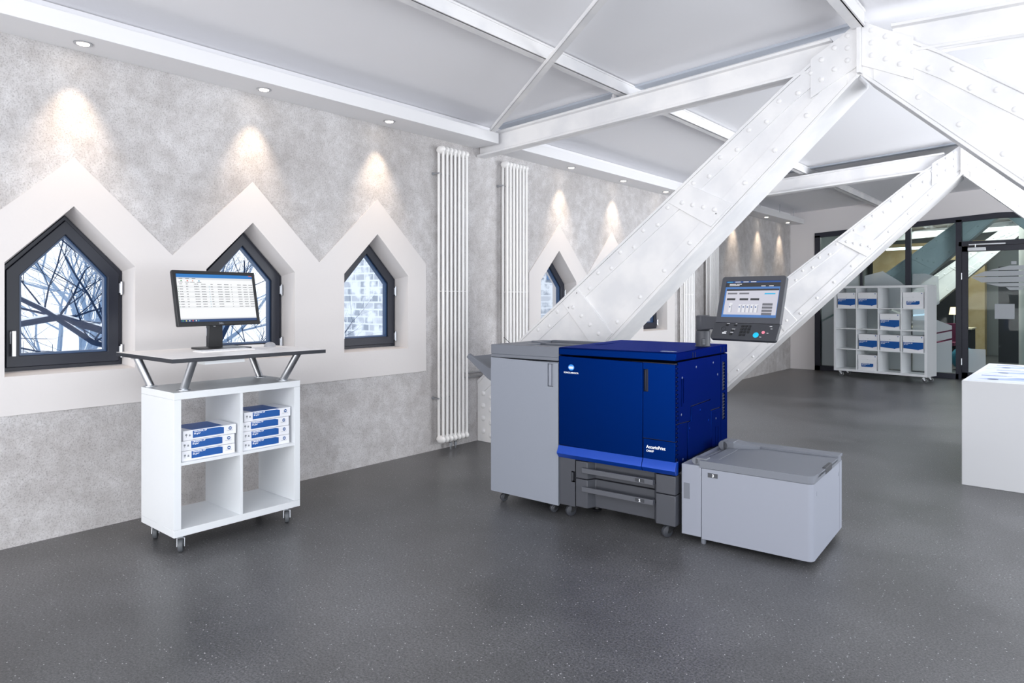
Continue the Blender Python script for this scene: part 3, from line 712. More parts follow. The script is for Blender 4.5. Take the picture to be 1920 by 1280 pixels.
# things on the desktop
kb = thing('keyboard', 'flat white keyboard in front of the monitor on the desktop', 'keyboard', (-3.80, 1.93, DZ), R(2))
MB().box(-.055, .055, -.16, .16, .0003, .009).build('keyboard_body', LAM2, kb, bevel=.003)
m = MB()
for a in range(5):
    for b in range(16): m.box(-.048+a*.0195, -.048+a*.0195+.0165, -.152+b*.019, -.152+b*.019+.0165, .009, .0112)
m.build('keys', mat('key_white', 'e2e3e6', .5), kb)['kind'] = 'stuff'
o = MB().box(-.105, .105, -.09, .09, .0004, .0012).build('printed_sheet', mat('sheet', 'e9e7e8', .6)); o.location = (-3.83, 2.20, DZ); o.rotation_euler = (0, 0, R(6))
tag(o, 'thin printed sheet lying right of the keyboard on the desktop', 'paper')
m = MB(); 
for a, b, c_, d in ((-.07, -.02, -.06, -.0), (-.03, .03, .0, .06), (.02, .08, -.05, -.03), (.05, .09, .02, .07)): m.box(a, b, c_, d, .0012, .0015)
m.build('printed_block', mat('pale_print', 'cfd1d6', .6), o)
m = MB(); m.ball((0, 0, .0), .032, .052, .030, 18, 10)
bmesh.ops.bisect_plane(m.bm, geom=m.bm.verts[:]+m.bm.edges[:]+m.bm.faces[:], plane_co=(0, 0, .0005), plane_no=(0, 0, 1), clear_inner=True)
ed = [e for e in m.bm.edges if e.is_boundary]; bmesh.ops.contextual_create(m.bm, geom=ed)
o = m.build('computer_mouse', mat('mouse_grey', 'a6a8ad', .35)); o.location = (-3.95, 2.30, DZ); o.rotation_euler = (0, 0, R(35))
tag(o, 'low grey computer mouse near the right edge of the desktop', 'mouse')

# ------------------------------------------------------------------ the printer
PO = (-3.076, 3.413, 0); PR = .0597
UL, UR, PD = .541, 1.316, .825
fz = lambda a, b, d: (a, d, b)        # front-plane polygons: a=u, b=height, d=depth
def recess(m, x0, x1, z0, z1, d0, d1):
    A = [(x0, z0), (x1, z0), (x1, z1), (x0, z1)]; a = [m.v((x, d0, z)) for x, z in A]; b = [m.v((x, d1, z)) for x, z in A]
    for i in range(4): m.f([a[i], a[(i+1) % 4], b[(i+1) % 4], b[i]])
    m.f(b)
pr = thing('digital_press', 'large blue floor-standing printer with a tilted control display, between two grey units', 'printer', PO, PR)
MB().box(UL+.006, UR-.008, .008, PD-.008, .37, .99).build('body_core', BLUEK, pr)
# front door, left
m = MB(); m.prism([(UL+.001, .444), (1.1145, .433), (1.1145, .988), (UL+.001, .998)], fz, 0, .012); fd = m.build('front_door', BLUE, pr, bevel=.003)
m = MB(); m.prism([(1.1185, .557), (UR-.003, .555), (UR-.003, .984), (1.1185, .988)], fz, 0, .012, [[(1.121, .822), (1.150, .822), (1.150, .95), (1.121, .95)]])
recess(m, 1.121, 1.150, .822, .95, .001, .05)
nd = m.build('narrow_door', BLUE, pr, smooth=False)
MB().box(1.1225, 1.134, .004, .044, .823, .949).build('door_grip', BLUEK, nd, bevel=.004)
MB().prism([(1.1185, .432), (UR-.003, .428), (UR-.003, .551), (1.1185, .553)], fz, 0, .012).build('name_panel', BLUE, pr, bevel=.002)
# chin lip
def chin(a, b):
    m = MB(); pf = [(0, .441), (-.022, .402), (-.024, .394), (0, .366), (.03, .366), (.03, .441)]
    m.prism(pf, lambda y, z, d: (d, y, z), a, b); return m.build('chin_strip', BLUEH, pr, bevel=.002)
chin(UL, 1.1145); chin(1.1185, UR+.004)
# lid
m = MB(); m.prism([(0, 1.004), (0, 1.045), (.006, 1.051), (PD, 1.058), (PD, 1.004)], lambda y, z, d: (d, y, z), UL, UR+.002); lid = m.build('top_cover', BLUE, pr, bevel=.004)
m = MB(); m.box(UR-.115, UR-.03, .05, .085, 1.0515, 1.0535); m.build('indicator_plate', mat('indicator_grey', '7f8fb0', .4), lid)
m = MB(); m.box(UL+.09, UL+.12, .3, PD-.02, 1.0545, 1.0560); m.build('top_groove', BLUES, lid)
# narrow louvre strip at the right front edge
m = MB()
for i in range(22): m.box(UR-.004, UR+.0015, .014, .034, .46+i*.024, .46+i*.024+.018)
m.build('louvre_strip', BLUES, pr)
# side panels with gaps (side plane: a=depth, b=height)
sz = lambda a, b, d: (UR+d, a, b)
def side(name, pts, t=.001, mt=BLUES): return MB().prism(pts, sz, -.008, t).build(name, mt, pr, bevel=.0015)
side('side_panel', [(.040, .652), (.206, .645), (.212, .652), (.218, .728), (.526, .733), (.534, .665), (.706, .663), (.706, .996), (.040, .996)])
side('side_panel', [(.040, .40), (.160, .40), (.160, .638), (.204, .640), (.040, .647)])
side('side_door', [(.166, .425), (.540, .437), (.528, .728), (.224, .722), (.214, .640), (.166, .636)], .003)
side('side_panel', [(.546, .43), (.708, .42), (.708, .657), (.540, .658)])
m = MB().prism([(.712, .38), (PD, .38), (PD, .996), (.712, .996)], sz, -.008, .001, [[(.735, .575), (.785, .575), (.785, .748), (.735, .748)], [(.735, .762), (.785, .762), (.785, .948), (.735, .948)]])
m.build('vent_panel', BLUES, pr, smooth=False)
m = MB()
for z in [.585+i*.02 for i in range(8)]+[.772+i*.02 for i in range(9)]: m.box(UR-.007, UR-.002, .737, .783, z, z+.009)
m.build('vent_slats', BLUEK, pr)
m = MB(); m.box(UR, UR+.004, .613, .617, .43, .55); m.box(UR, UR+.004, .655, .659, .43, .55); m.box(UR, UR+.004, .613, .659, .546, .55); m.build('small_hatch', BLUES, pr)
m = MB(); m.box(UR+.001, UR+.004, .08, .083, .74, .90); m.box(UR+.001, UR+.004, .105, .108, .76, .90); m.build('hinge_line', BLUES, pr)
m = MB(); m.box(UR+.002, UR+.004, .24, .243, .972+.035, 1.04); m.box(UR+.002, UR+.004, .275, .278, 1.007, 1.04); m.box(UR+.002, UR+.004, .70, .703, 1.012, 1.045); m.box(UR+.002, UR+.004, .76, .763, 1.012, 1.045)
m.build('cover_seams', BLUEK, lid)
for a, b in ((.09, .904), (.297, .95), (.573, .955), (.65, .875), (.078, .697), (.62, .601), (.10, .44)):
    m = MB(); m.lathe((UR, a, b), [(.007, 0), (.007, .0015), (.003, .0022)], 12, 'x'); m.build('side_screw', mat('screw_steel', '6c7590', .5, .8), pr)
for a, b in ((.357, .686), (.494, .606), (.191, .60)):
    m = MB(); m.lathe((UR+.002, a, b), [(.012, 0), (.012, .0015), (.006, .004)], 14, 'x'); m.build('door_stud', BLUES, pr)
MB().box(UR-.01, UR+.006, .20, .56, .39, .415).build('paper_entry_rail', GREYM, pr)
MB().box(UL+.004, UR-.004, PD-.012, PD, .38, 1.0).build('rear_panel', BLUES, pr)
MB().box(UL+.0, UL+.01, .01, PD, .37, 1.0).build('left_side_panel', BLUES, pr)
# logo and names
def FM(u, z, d=-.0006): return frameM((u, d, z), (1, 0, 0), (0, 0, 1))
lg = MB(); lg.ball((.634, -.0012, .930), .0215, .001, .0185, 24, 12); lo_ = lg.build('globe_logo', mat('logo_blue', '2f8ce0', .3, emit=('2f8ce0', .1)), fd)
m = MB(); m.prism([(.6145, .929), (.623, .933), (.645, .933), (.6535, .929), (.645, .924), (.623, .924)], fz, -.0030, -.0021); m.build('globe_band', TXTW, fd)
m = MB(); m.prism([(.618, .9355), (.650, .9355), (.648, .9372), (.620, .9372)], fz, -.0030, -.0021); m.prism([(.620, .9205), (.648, .9205), (.650, .9222), (.618, .9222)], fz, -.0030, -.0021); m.build('globe_lines', TXTW, fd)
text('maker_name', 'KONICA MINOLTA', .0138, FM(.580, .8925), TXTW, fd, .0003, bold=.0003, spacing=.86)
text('series_name', 'AccurioPrint', .0245, FM(1.138, .500), TXTW, pr, .0003, bold=.0007, spacing=.93)
text('model_number', 'C4065P', .0155, FM(1.138, .480), TXTW, pr, .0003, bold=.0004, spacing=.93)
# lower cabinet
m = MB(); m.box(UL+.012, UR, .085, PD-.02, .075, .372); m.box(UL+.012, .6605, .036, .09, .075, .372); m.build('lower_cabinet', GREYDD, pr, bevel=.003)
m = MB(); m.prism([(UL+.010, .075), (.660, .075), (.660, .370), (UL+.010, .370)], fz, .002, .035, [[(.634, .225), (.6595, .225), (.6595, .292), (.634, .292)]]); recess(m, .634, .6595, .225, .292, .004, .03); m.build('side_post', GREYD, pr, smooth=False)
MB().box(.637, .648, -.002, .02, .232, .285).build('release_lever', GREYDD, pr, bevel=.002)
def drawer(z0, z1, hz, num):
    m = MB()
    m.prism([(.666, 0), (.748, 0), (.775, .055), (1.165, .055), (1.197, 0), (UR-.001, 0), (UR-.001, .084), (.666, .084)], lambda a, b, d: (a, b, d), z0, z1)
    d = m.build('paper_drawer', GREYD, pr, bevel=.004)
    h_ = MB(); h_.prism([(.722, -.018), (1.186, -.018), (1.186, .030), (.80, .030)], lambda a, b, dd: (a, b-.002, dd), hz-.020, hz-.013)
    h_.prism([(.722, hz-.02), (1.190, hz-.02), (1.190, hz+.010), (.722, hz+.010)], fz, -.024, -.010)
    h_.box(.722, .74, -.02, .004, hz-.02, hz+.008); h_.box(1.172, 1.190, -.02, .004, hz-.02, hz+.008)
    hh = h_.build('drawer_handle', mat('handle_grey', '54565d', .5), d, bevel=.002)
    MB().box(1.080, 1.136, -.0255, -.0238, hz-.0135, hz+.0055).build('number_plate', GREYDD, hh)
    text('drawer_number', num, .021, frameM((1.108, -.0262, hz-.0112), (1, 0, 0), (0, 0, 1)), TXTW, hh, .0003, 'CENTER', bold=.0008)
drawer(.256, .360, .318, '1'); drawer(.080, .251, .204, '2')
for (u, d) in ((.616, .06), (1.258, .06), (.616, .74), (1.258, .74)): caster(pr, u, d, .075, .034, R(60), GREYDD, True)
MB().lathe((.76, .10, .045), [(.022, .0), (.03, .012), (.018, .016), (.018, .033)], 18).build('levelling_foot', BLACK, pr)
# control display on its arm
Mi = Matrix.Rotation(-PR, 4, 'Z') @ Matrix.Translation((-PO[0], -PO[1], 0))      # world -> printer coordinates
def wp(x, y, z): return Mi @ Vector((x, y, z))
pc = wp(-1.861, 4.059, 0)
m = MB(); m.lathe((pc.x, pc.y, 1.0535), [(.050, 0), (.050, .004), (.043, .006), (.043, .098), (.040, .101)], 36); post = m.build('display_post', GREYD, pr)
m = MB(Matrix.Translation((pc.x, pc.y, 0)) @ Matrix.Rotation(R(-62), 4, 'Z')); m.box(.040, .046, -.013, .013, 1.064, 1.105)
m.build('usb_port_cover', GREYDD, post, bevel=.002)
m = MB(Matrix.Translation((pc.x, pc.y, 0)) @ Matrix.Rotation(R(-62), 4, 'Z'))
for z in (1.069, 1.081, 1.093): m.box(.0455, .0475, -.008, .008, z, z+.007)
m.build('port_flaps', mat('port_flap', '6a6d74', .4), post)
HL, HR_ = Vector((-1.7244, 3.936, 1.2117)), Vector((-1.3276, 3.8856, 1.2117)); TLp = Vector((-1.7137, 4.0201, 1.4861))
m = MB(); a0 = pc; a1 = wp(-1.60, 4.00, 0)
dv = (a1-a0).normalized(); nv = Vector((-dv.y, dv.x, 0))*.040
m.hexa([a0-nv+Vector((0,0,1.158)), a1-nv*.7+Vector((0,0,1.185)), a1+nv*.7+Vector((0,0,1.185)), a0+nv+Vector((0,0,1.158))], [a0-nv+Vector((0,0,1.245)), a1-nv*.7+Vector((0,0,1.240)), a1+nv*.7+Vector((0,0,1.240)), a0+nv+Vector((0,0,1.245))])
m.lathe((pc.x, pc.y, 1.156), [(.041, 0), (.043, .004), (.043, .088), (.039, .094)], 30)
m.build('display_arm', GREYD, pr, bevel=.006)
def planeM(TL, BL, BR):
    TL, BL, BR = [Mi @ p for p in (TL, BL, BR)]; r = (BR-BL).normalized(); u = (TL-BL); u = (u-r*u.dot(r)); n = r.cross(u.normalized())
    M_ = Matrix.Identity(4); o_ = BL
    for i in range(3): M_[i][0] = r[i]; M_[i][1] = u.normalized()[i]; M_[i][2] = n[i]; M_[i][3] = o_[i]
    return M_, (BR-BL).length, u.length
PM, pw_, ph_ = planeM(TLp, HL, HR_)
def rrect(x0, x1, y0, y1, r, n=5, corners=(1, 1, 1, 1)):
    P_ = []
    for (cx_, cy_, a0_, on) in ((x0+r, y0+r, 180, corners[0]), (x1-r, y0+r, 270, corners[1]), (x1-r, y1-r, 0, corners[2]), (x0+r, y1-r, 90, corners[3])):
        if on:
            for k_ in range(n+1): t = R(a0_+90*k_/n); P_.append((cx_+r*math.cos(t), cy_+r*math.sin(t)))
        else: P_.append((x0 if cx_ == x0+r else x1, y0 if cy_ == y0+r else y1))
    return P_
m = MB(PM); m.prism(rrect(0, pw_, 0, ph_, .016, corners=(0, 0, 1, 1)), xy, -.030, 0, [[(.028, .035), (pw_-.028, .035), (pw_-.028, ph_-.028), (.028, ph_-.028)]])
dh = m.build('display_housing', GREYD, pr, bevel=.004)
m = MB(PM); m.box(.02, pw_-.02, .02, ph_-.02, -.045, -.012); m.build('housing_back', GREYDD, dh, bevel=.006)
q0, q1, r0, r1 = .028, pw_-.028, .035, ph_-.028
scp = MB(PM).quad((q0, r0, -.005), (q1, r0, -.005), (q1, r1, -.005), (q0, r1, -.005)).build('touch_screen', mat('panel_blue', '4a7cc0', emit=True), dh)
qx = lambda t: q0+(q1-q0)*t
qy = lambda t: r1-(r1-r0)*t
DK = mat('panel_dark', '2b2d33', emit=True); LGY = mat('panel_light', 'cfcfdc', emit=True); MG = mat('panel_mid', '6f7079', emit=True); CY = mat('panel_cyan', '35b6e6', emit=True); WH = mat('panel_white', 'f6f7fb', emit=True); NB = mat('panel_navy', '1f4f95', emit=True)
sb = lambda nm, a, b, c_, d, mt, z=-.0045: sbar(PM, scp, nm, qx(a), qx(b), qy(d), qy(c_), mt, z)
sb('tab_bar', 0, 1, 0, .045, NB); sb('status_header', 0, 1, .045, .16, DK); sb('window_title', .03, .985, .215, .265, DK); sb('window_area', .03, .985, .265, .925, LGY)
for a in (.02, .17, .32, .46): sb('tab_mark', a, a+.10, .012, .03, WH if a > .1 else CY, -.004)
for a, b, y_ in ((.07, .19, .075), (.20, .30, .075), (.07, .26, .11), (.66, .74, .13), (.80, .88, .13)): sb('header_mark', a, b, y_, y_+.018, WH, -.004)
for a, b in ((.06, .24), (.28, .46)): sb('wide_button', a, b, .32, .365, MG, -.004)
for a, b in ((.06, .22), (.30, .46), (.50, .66)): sb('black_button', a, b, .475, .53, DK, -.004)
sb('cyan_button', .74, .93, .33, .37, CY, -.004)
for rr_ in range(4):
    sb('button_row', .73, .91, .61+rr_*.085, .61+rr_*.085+.062, MG, -.004)
for k_ in range(6):
    a = (.12, .30, .375, .45, .525, .60)[k_]
    m = MB(PM); x0_, x1_ = qx(a), qx(a+.06); y0_, y1_ = qy(.86), qy(.64 if k_ else .60)
    m.quad((x0_, y0_, -.004), (x1_, y0_, -.004), (x1_, y1_, -.004), (x0_, y1_, -.004)); m.build('tray_icon', mat('panel_pale', 'e6e7ee', emit=True), scp)
    sb('icon_edge', a+.045, a+.06, .66, .86, mat('panel_shade', 'a9abb8', emit=True), -.0035); sb('icon_mark', a+.005, a+.03, .70, .73, NB, -.0035)
# key panel below the hinge
KM, kw, kh = planeM(HL, HL+Vector((-.007, -.058, -.094)), HR_+Vector((-.007, -.058, -.094)))
m = MB(KM); m.prism(rrect(-.004, kw+.004, 0, kh-.003, .014, corners=(1, 1, 0, 0)), xy, -.022, 0); kp = m.build('key_panel', GREYDD, pr, bevel=.004)
def key(nm, cx_, cy_, wx, wy, mt, round_=False):
    m = MB(KM)
    if round_: m.lathe((cx_, cy_, .0), [(wx, 0), (wx, .003), (wx*.8, .0042)], 20)
    else: m.box(cx_-wx, cx_+wx, cy_-wy, cy_+wy, 0, .0035)
    return m.build(nm, mt, kp)
for r_ in range(4):
    for c_ in range(3): 
        if r_ == 3 and c_ == 2: continue
        key('number_key', kw*(.46+.055*c_)+.0, kh*(.80-.17*r_), .0075, .0062, BLACK)
key('start_key', kw*.70, kh*.30, .017, .017, mat('cyan_key', '12a9d6', .4, emit=('12a9d6', .35)), True)
key('stop_key', kw*.80, kh*.47, .0095, .0095, mat('pink_key', 'd77a8c', .4, emit=('d77a8c', .25)), True)
key('menu_key', kw*.20, kh*.35, .012, .004, TXTW); key('side_key', kw*.345, kh*.85, .008, .005, BLACK); key('side_key', kw*.32, kh*.52, .008, .005, BLACK); key('side_key', kw*.31, kh*.30, .008, .005, BLACK); key('side_key', kw*.21, kh*.85, .008, .005, BLACK)
m = MB(KM)
rg = [(kw*.165+.015*math.cos(t), kh*.62+.015*math.sin(t)) for t in [2*math.pi*k/20 for k in range(20)]]; rg2 = [(kw*.165+.013*math.cos(t), kh*.62+.013*math.sin(t)) for t in [2*math.pi*k/20 for k in range(20)]]
m.prism(rg, xy, .0, .0012, [rg2]); m.build('dial_ring', BLACK, kp)
m = MB(KM)
for a, b, wl in ((.21, .94, .05), (.345, .94, .03), (.32, .62, .055), (.31, .42, .05), (.20, .45, .05), (.77, .20, .03), (.86, .44, .03), (.88, .84, .04), (.90, .70, .03)):
    m.box(kw*a-wl*kw*.6/2*1, kw*a+wl*kw*.6, kh*b-.0012, kh*b+.0014, 0, .0008)
m.build('key_captions', TXTW, kp)

# ------------------------------------------------------------------ finisher, left of the printer
fi = thing('stacking_finisher', 'tall light grey finishing unit with an output tray, left of the blue printer', 'finisher', PO, PR)
FD = .63
MB().box(.008, UL-.002, .014, FD-.01, .066, .955).build('cabinet', GREYL, fi, bevel=.004)
m = MB(); m.prism([(0, .067), (UL-.003, .060), (UL-.003, .950), (0, .962)], fz, 0, .016, [[(.458, .80), (.502, .80), (.502, .945), (.458, .945)]]); recess(m, .458, .502, .80, .945, .002, .04)
dr = m.build('front_door', GREYL, fi, smooth=False)
MB().box(.461, .483, .004, .030, .804, .942).build('door_grip', GREYLB, dr, bevel=.004)
tcv = MB()
tcv.box(0, UL-.001, .0, FD, .964, .985)
tcv.prism([(0, .984), (UL-.001, .984), (UL-.001, 1.049), (0, 1.049)], fz, 0, .12)
cover = tcv.build('top_cover', GREYM, fi, bevel=.004)
MB().box(.19, UL-.03, .12, FD-.04, .984, .988).build('recess_floor', GREYDD, cover)  # darker colour paints the shade inside the recess
m = MB()
m.box(.0, .10, .12, FD, 0.984, 1.048)
m.hexa([(.10,.12,0.984),(.20,.12,0.984),(.20,.30,0.984),(.10,.30,0.984)], [(.10,.12,1.048),(.20,.12,1.048),(.20,.30,1.048),(.10,.30,1.048)])
m.hexa([(.10,.33,0.984),(.22,.33,0.984),(.22,.36,0.984),(.10,.36,0.984)], [(.10,.33,1.060),(.22,.33,1.049),(.22,.36,1.049),(.10,.36,1.060)])
m.box(.20, UL-.001, .33, .38, 0.984, 1.047)
m.box(.10, UL-.001, FD-.04, FD, 0.984, 1.052)
m.box(UL-.03, UL-.001, .12, FD, 0.984, 1.047)
m.box(.0995, .20, .12, .30, .984, 1.035)
m.build('cover_ribs', GREYM, cover, bevel=.003)
# output tray on the left
TF = MB(Matrix.Translation((0, .10, 0)))
tf = lambda a, b, d: (a, d, b)
TF.prism([(-.012, .80), (-.012, .875), (-.10, .875), (-.285, .965), (-.303, .940), (-.11, .80), (-.06, .775)], tf, 0, .028)
TF.prism([(-.012, .80), (-.012, .845), (-.10, .845), (-.285, .945), (-.303, .930), (-.11, .80), (-.06, .775)], tf, .028, .40)
tr = TF.build('output_tray', GREYM, fi, bevel=.003)
m = MB(Matrix.Translation((0, .10, 0))); m.prism([(-.002, .93), (-.002, .965), (-.10, .985), (-.16, .955), (-.15, .945), (-.09, .965)], tf, .12, .38); m.build('tray_guide', GREYM, tr, bevel=.002)
m = MB(); m.lathe((-.028, .09, .886), [(.016, 0), (.016, .03)], 18, 'y'); m.build('tray_knob', BLACK, tr)
m = MB(); m.tube([(-.002, .28, 1.005), (-.105, .28, 1.078)], .0022, 8); m.build('wire_stop', GREYDD, fi)
m = MB(Matrix.Translation((0, .10, 0))); m.prism([(-.002, .76), (-.04, .755), (-.04, .715), (-.002, .665)], tf, .0, .30); m.build('lower_exit_guard', GREYD, fi, bevel=.003)
for (u, d) in ((.09, .06), (.49, .06), (.09, .55), (.49, .55)): caster(fi, u, d, .066, .026, R(60), GREYDD, True)

# ------------------------------------------------------------------ large paper tray on the right
TU0, TU1, TF0, TD = UR+.02, 2.028, .035, .702
tk = thing('paper_feed_cabinet', 'low light grey paper feed cabinet numbered 3, right of the blue printer', 'paper feeder', PO, PR)
m = MB(); m.prism(rrect(1.452, TU1, TF0, TD, .03, 6, (0, 1, 0, 0)), lambda a, b, d: (a, b, d), .035, .423); m.build('cabinet', GREYLB, tk, bevel=.002)
MB().box(TU0, 1.449, TF0, TD, .042, .433).build('docking_panel', GREYLB, tk, bevel=.003)
m = MB(); m.box(1.349, 1.384, TF0-.0015, TF0+.004, .242, .329); m.build('grey_window', GREYM, tk, bevel=.001)
m = MB(); m.box(1.487, 1.542, TF0-.0015, TF0+.002, .379, .403); npl = m.build('number_plate', GREYD, tk)
text('drawer_number', '3', .022, frameM((1.5165, TF0-.0022, .3835), (1, 0, 0), (0, 0, 1)), TXTW, npl, .0003, 'CENTER', bold=.0008)
m = MB(); m.prism(rrect(1.440, TU1+.003, TF0-.003, TD+.003, .034, 6, (0, 1, 1, 0)), lambda a, b, d: (a, b, d), .425, .452, [[(1.50, .15), (1.985, .15), (1.985, .57), (1.50, .57)]]); ld = m.build('lid', GREYT, tk, bevel=.003)
m = MB()
m.prism(rrect(1.440, TU1+.003, TF0-.003, .12, .034, 6, (0, 1, 0, 0)), lambda a, b, d: (a, b, d), .450, .464)
m.prism([(1.46, .60), (TU1+.003, .60), (TU1+.003, TD+.003), (1.46, TD+.003)], lambda a, b, d: (a, b, d), .450, .464)
# gently dished middle
m.hexa([(1.50,.12,.44),(TU1+.003,.12,.44),(TU1+.003,.60,.44),(1.50,.60,.44)], [(1.50,.12,.464),(TU1+.003,.12,.464),(TU1+.003,.14,.4565),(1.50,.14,.450)])
m.hexa([(1.50,.14,.44),(TU1+.003,.14,.44),(TU1+.003,.58,.44),(1.50,.58,.44)], [(1.50,.14,.450),(TU1+.003,.14,.4565),(TU1+.003,.58,.4565),(1.50,.58,.450)])
m.build('lid_surface', GREYT, ld, bevel=.002)
MB().box(TU1-.014, TU1+.005, .285, .43, .4255, .461).build('lid_grip', GREYDD, ld, bevel=.003)
for d0, d1, rr_ in ((.06, .12, .020), (.50, .60, .030)):
    m = MB(); m.cyl((1.405, d0, .432+rr_), (1.405, d1, .432+rr_), rr_, 18); m.box(1.405, 1.47, d0, d1, .432, .432+rr_*1.95); m.build('lid_hinge', GREYM, tk, bevel=.003)
m = MB(); m.hexa([(1.47,.50,.45),(1.60,.575,.45),(1.60,.60,.45),(1.47,.60,.45)], [(1.47,.50,.486),(1.60,.575,.4645),(1.60,.60,.4645),(1.47,.60,.490)]); m.build('hinge_fin', GREYM, ld)
m = MB(); m.box(1.375, 1.39, .13, .60, .433, .438); m.box(1.40, 1.41, .13, .60, .433, .436); m.build('guide_rail', GREYM, tk)
for a, b in ((.111, .364), (.62, .36)):
    m = MB(); m.lathe((TU1-.001, a, b), [(.012, .0), (.012, .002), (.008, .003)], 18, 'x'); m.build('screw_cap', GREYL, tk)
m = MB(); m.box(TU1-.001, TU1+.0008, .640, .6425, .04, .42); m.build('side_seam', GREYM, tk)
for (u, d) in ((1.45, TF0+.035), (1.93, TF0+.12), (1.45, .60), (1.93, .60)):
    m = MB(); m.lathe((u, d, .0), [(.012, 0), (.014, .006), (.014, .03), (.010, .043)], 16); m.build('foot', GREYM, tk)

# ------------------------------------------------------------------ tall shelf by the glass
ang = math.atan2(12.609-12.904, -1.953+3.462)
tsh = thing('wheeled_bookshelf', 'tall white four by four cube shelf on casters in front of the glass wall', 'shelf', (-3.462, 12.904, 0), ang)
Wd, Hd, Dp = 1.50, 1.48, .39; z0 = .10
MB().box(0, Wd, 0, Dp, z0+Hd-.038, z0+Hd).build('top_board', LAM, tsh, bevel=.001); MB().box(0, Wd, 0, Dp, z0, z0+.038).build('bottom_board', LAM, tsh, bevel=.001)
MB().box(0, .038, 0, Dp, z0+.0385, z0+Hd-.0385).build('side_panel', LAM, tsh); MB().box(Wd-.038, Wd, 0, Dp, z0+.0385, z0+Hd-.0385).build('side_panel', LAM, tsh)
cw = (Wd-.076+.016)/4; chh = (Hd-.076+.016)/4
for i in (1, 2, 3):
    x = .038+cw*i-.016; MB().box(x, x+.016, .002, Dp-.002, z0+.038, z0+Hd-.038).build('divider', LAM, tsh)
for i in (1, 2, 3):
    z = z0+.038+chh*i-.016
    for j in range(4): MB().box(.038+cw*j, .038+cw*(j+1)-.016, .001, Dp-.001, z, z+.016).build('shelf_board', LAM, tsh)
for (x, y) in ((.08, .07), (Wd-.08, .07), (.08, Dp-.07), (Wd-.08, Dp-.07)): caster(tsh, x, y, z0, .040, R(200), RUBBER)
cell = lambda col, row: (.038+cw*col, z0+.038+chh*(3-row))
CL = [(0, 0, 1, 'carton with a wide blue label, top left cell of the tall shelf'), (1, 0, 1, 'carton with a wide blue label, second cell of the top row'), (3, 0, 0, 'carton with a small blue label, top right cell of the tall shelf'),
      (2, 1, 1, 'carton alone in the second row of the tall shelf'), (1, 2, 1, 'leftmost of three cartons in the third row of the tall shelf'), (2, 2, 1, 'middle of three cartons in the third row of the tall shelf'),
      (3, 2, 1, 'rightmost of three cartons in the third row of the tall shelf'), (1, 3, 0, 'carton with a small blue label alone in the bottom row')]
Mt = Matrix.Translation((-3.462, 12.904, 0)) @ Matrix.Rotation(ang, 4, 'Z')
def make_carton(wide):
    o = thing('paper_carton', '', 'box', (0, 0, 0), ang, 'cartons in the tall shelf')
    bw, bd, bh = .31, .30, .262
    MB().box(0, bw, .004, bd, 0, bh*.74).build('carton_base', CARTON, o, bevel=.002)
    ldd = MB().box(-.004, bw+.004, 0, bd+.002, bh*.70, bh).build('carton_lid', CARTON, o, bevel=.002)
    if wide: pts = [(.006, .058), (.22, .040), (.225, .032), (.24, .042), (bw-.006, .058), (bw-.006, .158), (.006, .158)]
    else: pts = [(.055, .060), (.225, .060), (.25, .072), (.25, .118), (.055, .118)]
    lb = MB().prism(pts, fz, -.0, .0035).build('blue_label', LABEL, o, smooth=False)
    text('label_text', 'ORIGINAL HP\n80 g/m\u00b2', .021, frameM((pts[0][0]+.010, -.0005, (.134 if wide else .100)), (1, 0, 0), (0, 0, 1)), TXTW, lb, .0003, bold=.0004)
    m = MB(); m.lathe((bw-.028, -.0008, bh-.022), [(.009, 0), (.009, .001)], 14, 'y'); m.build('round_logo', LABELD, ldd)
    m = MB(); m.box(bw/2-.012, bw/2+.012, -.0004, .001, bh*.70, bh*.70+.003); m.build('lid_notch', TXTG, ldd)
    return o
protos = {1: make_carton(True), 0: make_carton(False)}; used = set()
for col, row, wd_, lab in CL:
    o = protos[wd_] if wd_ not in used else copy_tree(protos[wd_]); used.add(wd_)
    x, z = cell(col, row); p = Mt @ Vector((x+.022+random.uniform(-.006, .006), .012, z)); o.location = p; o['label'] = 'white '+lab

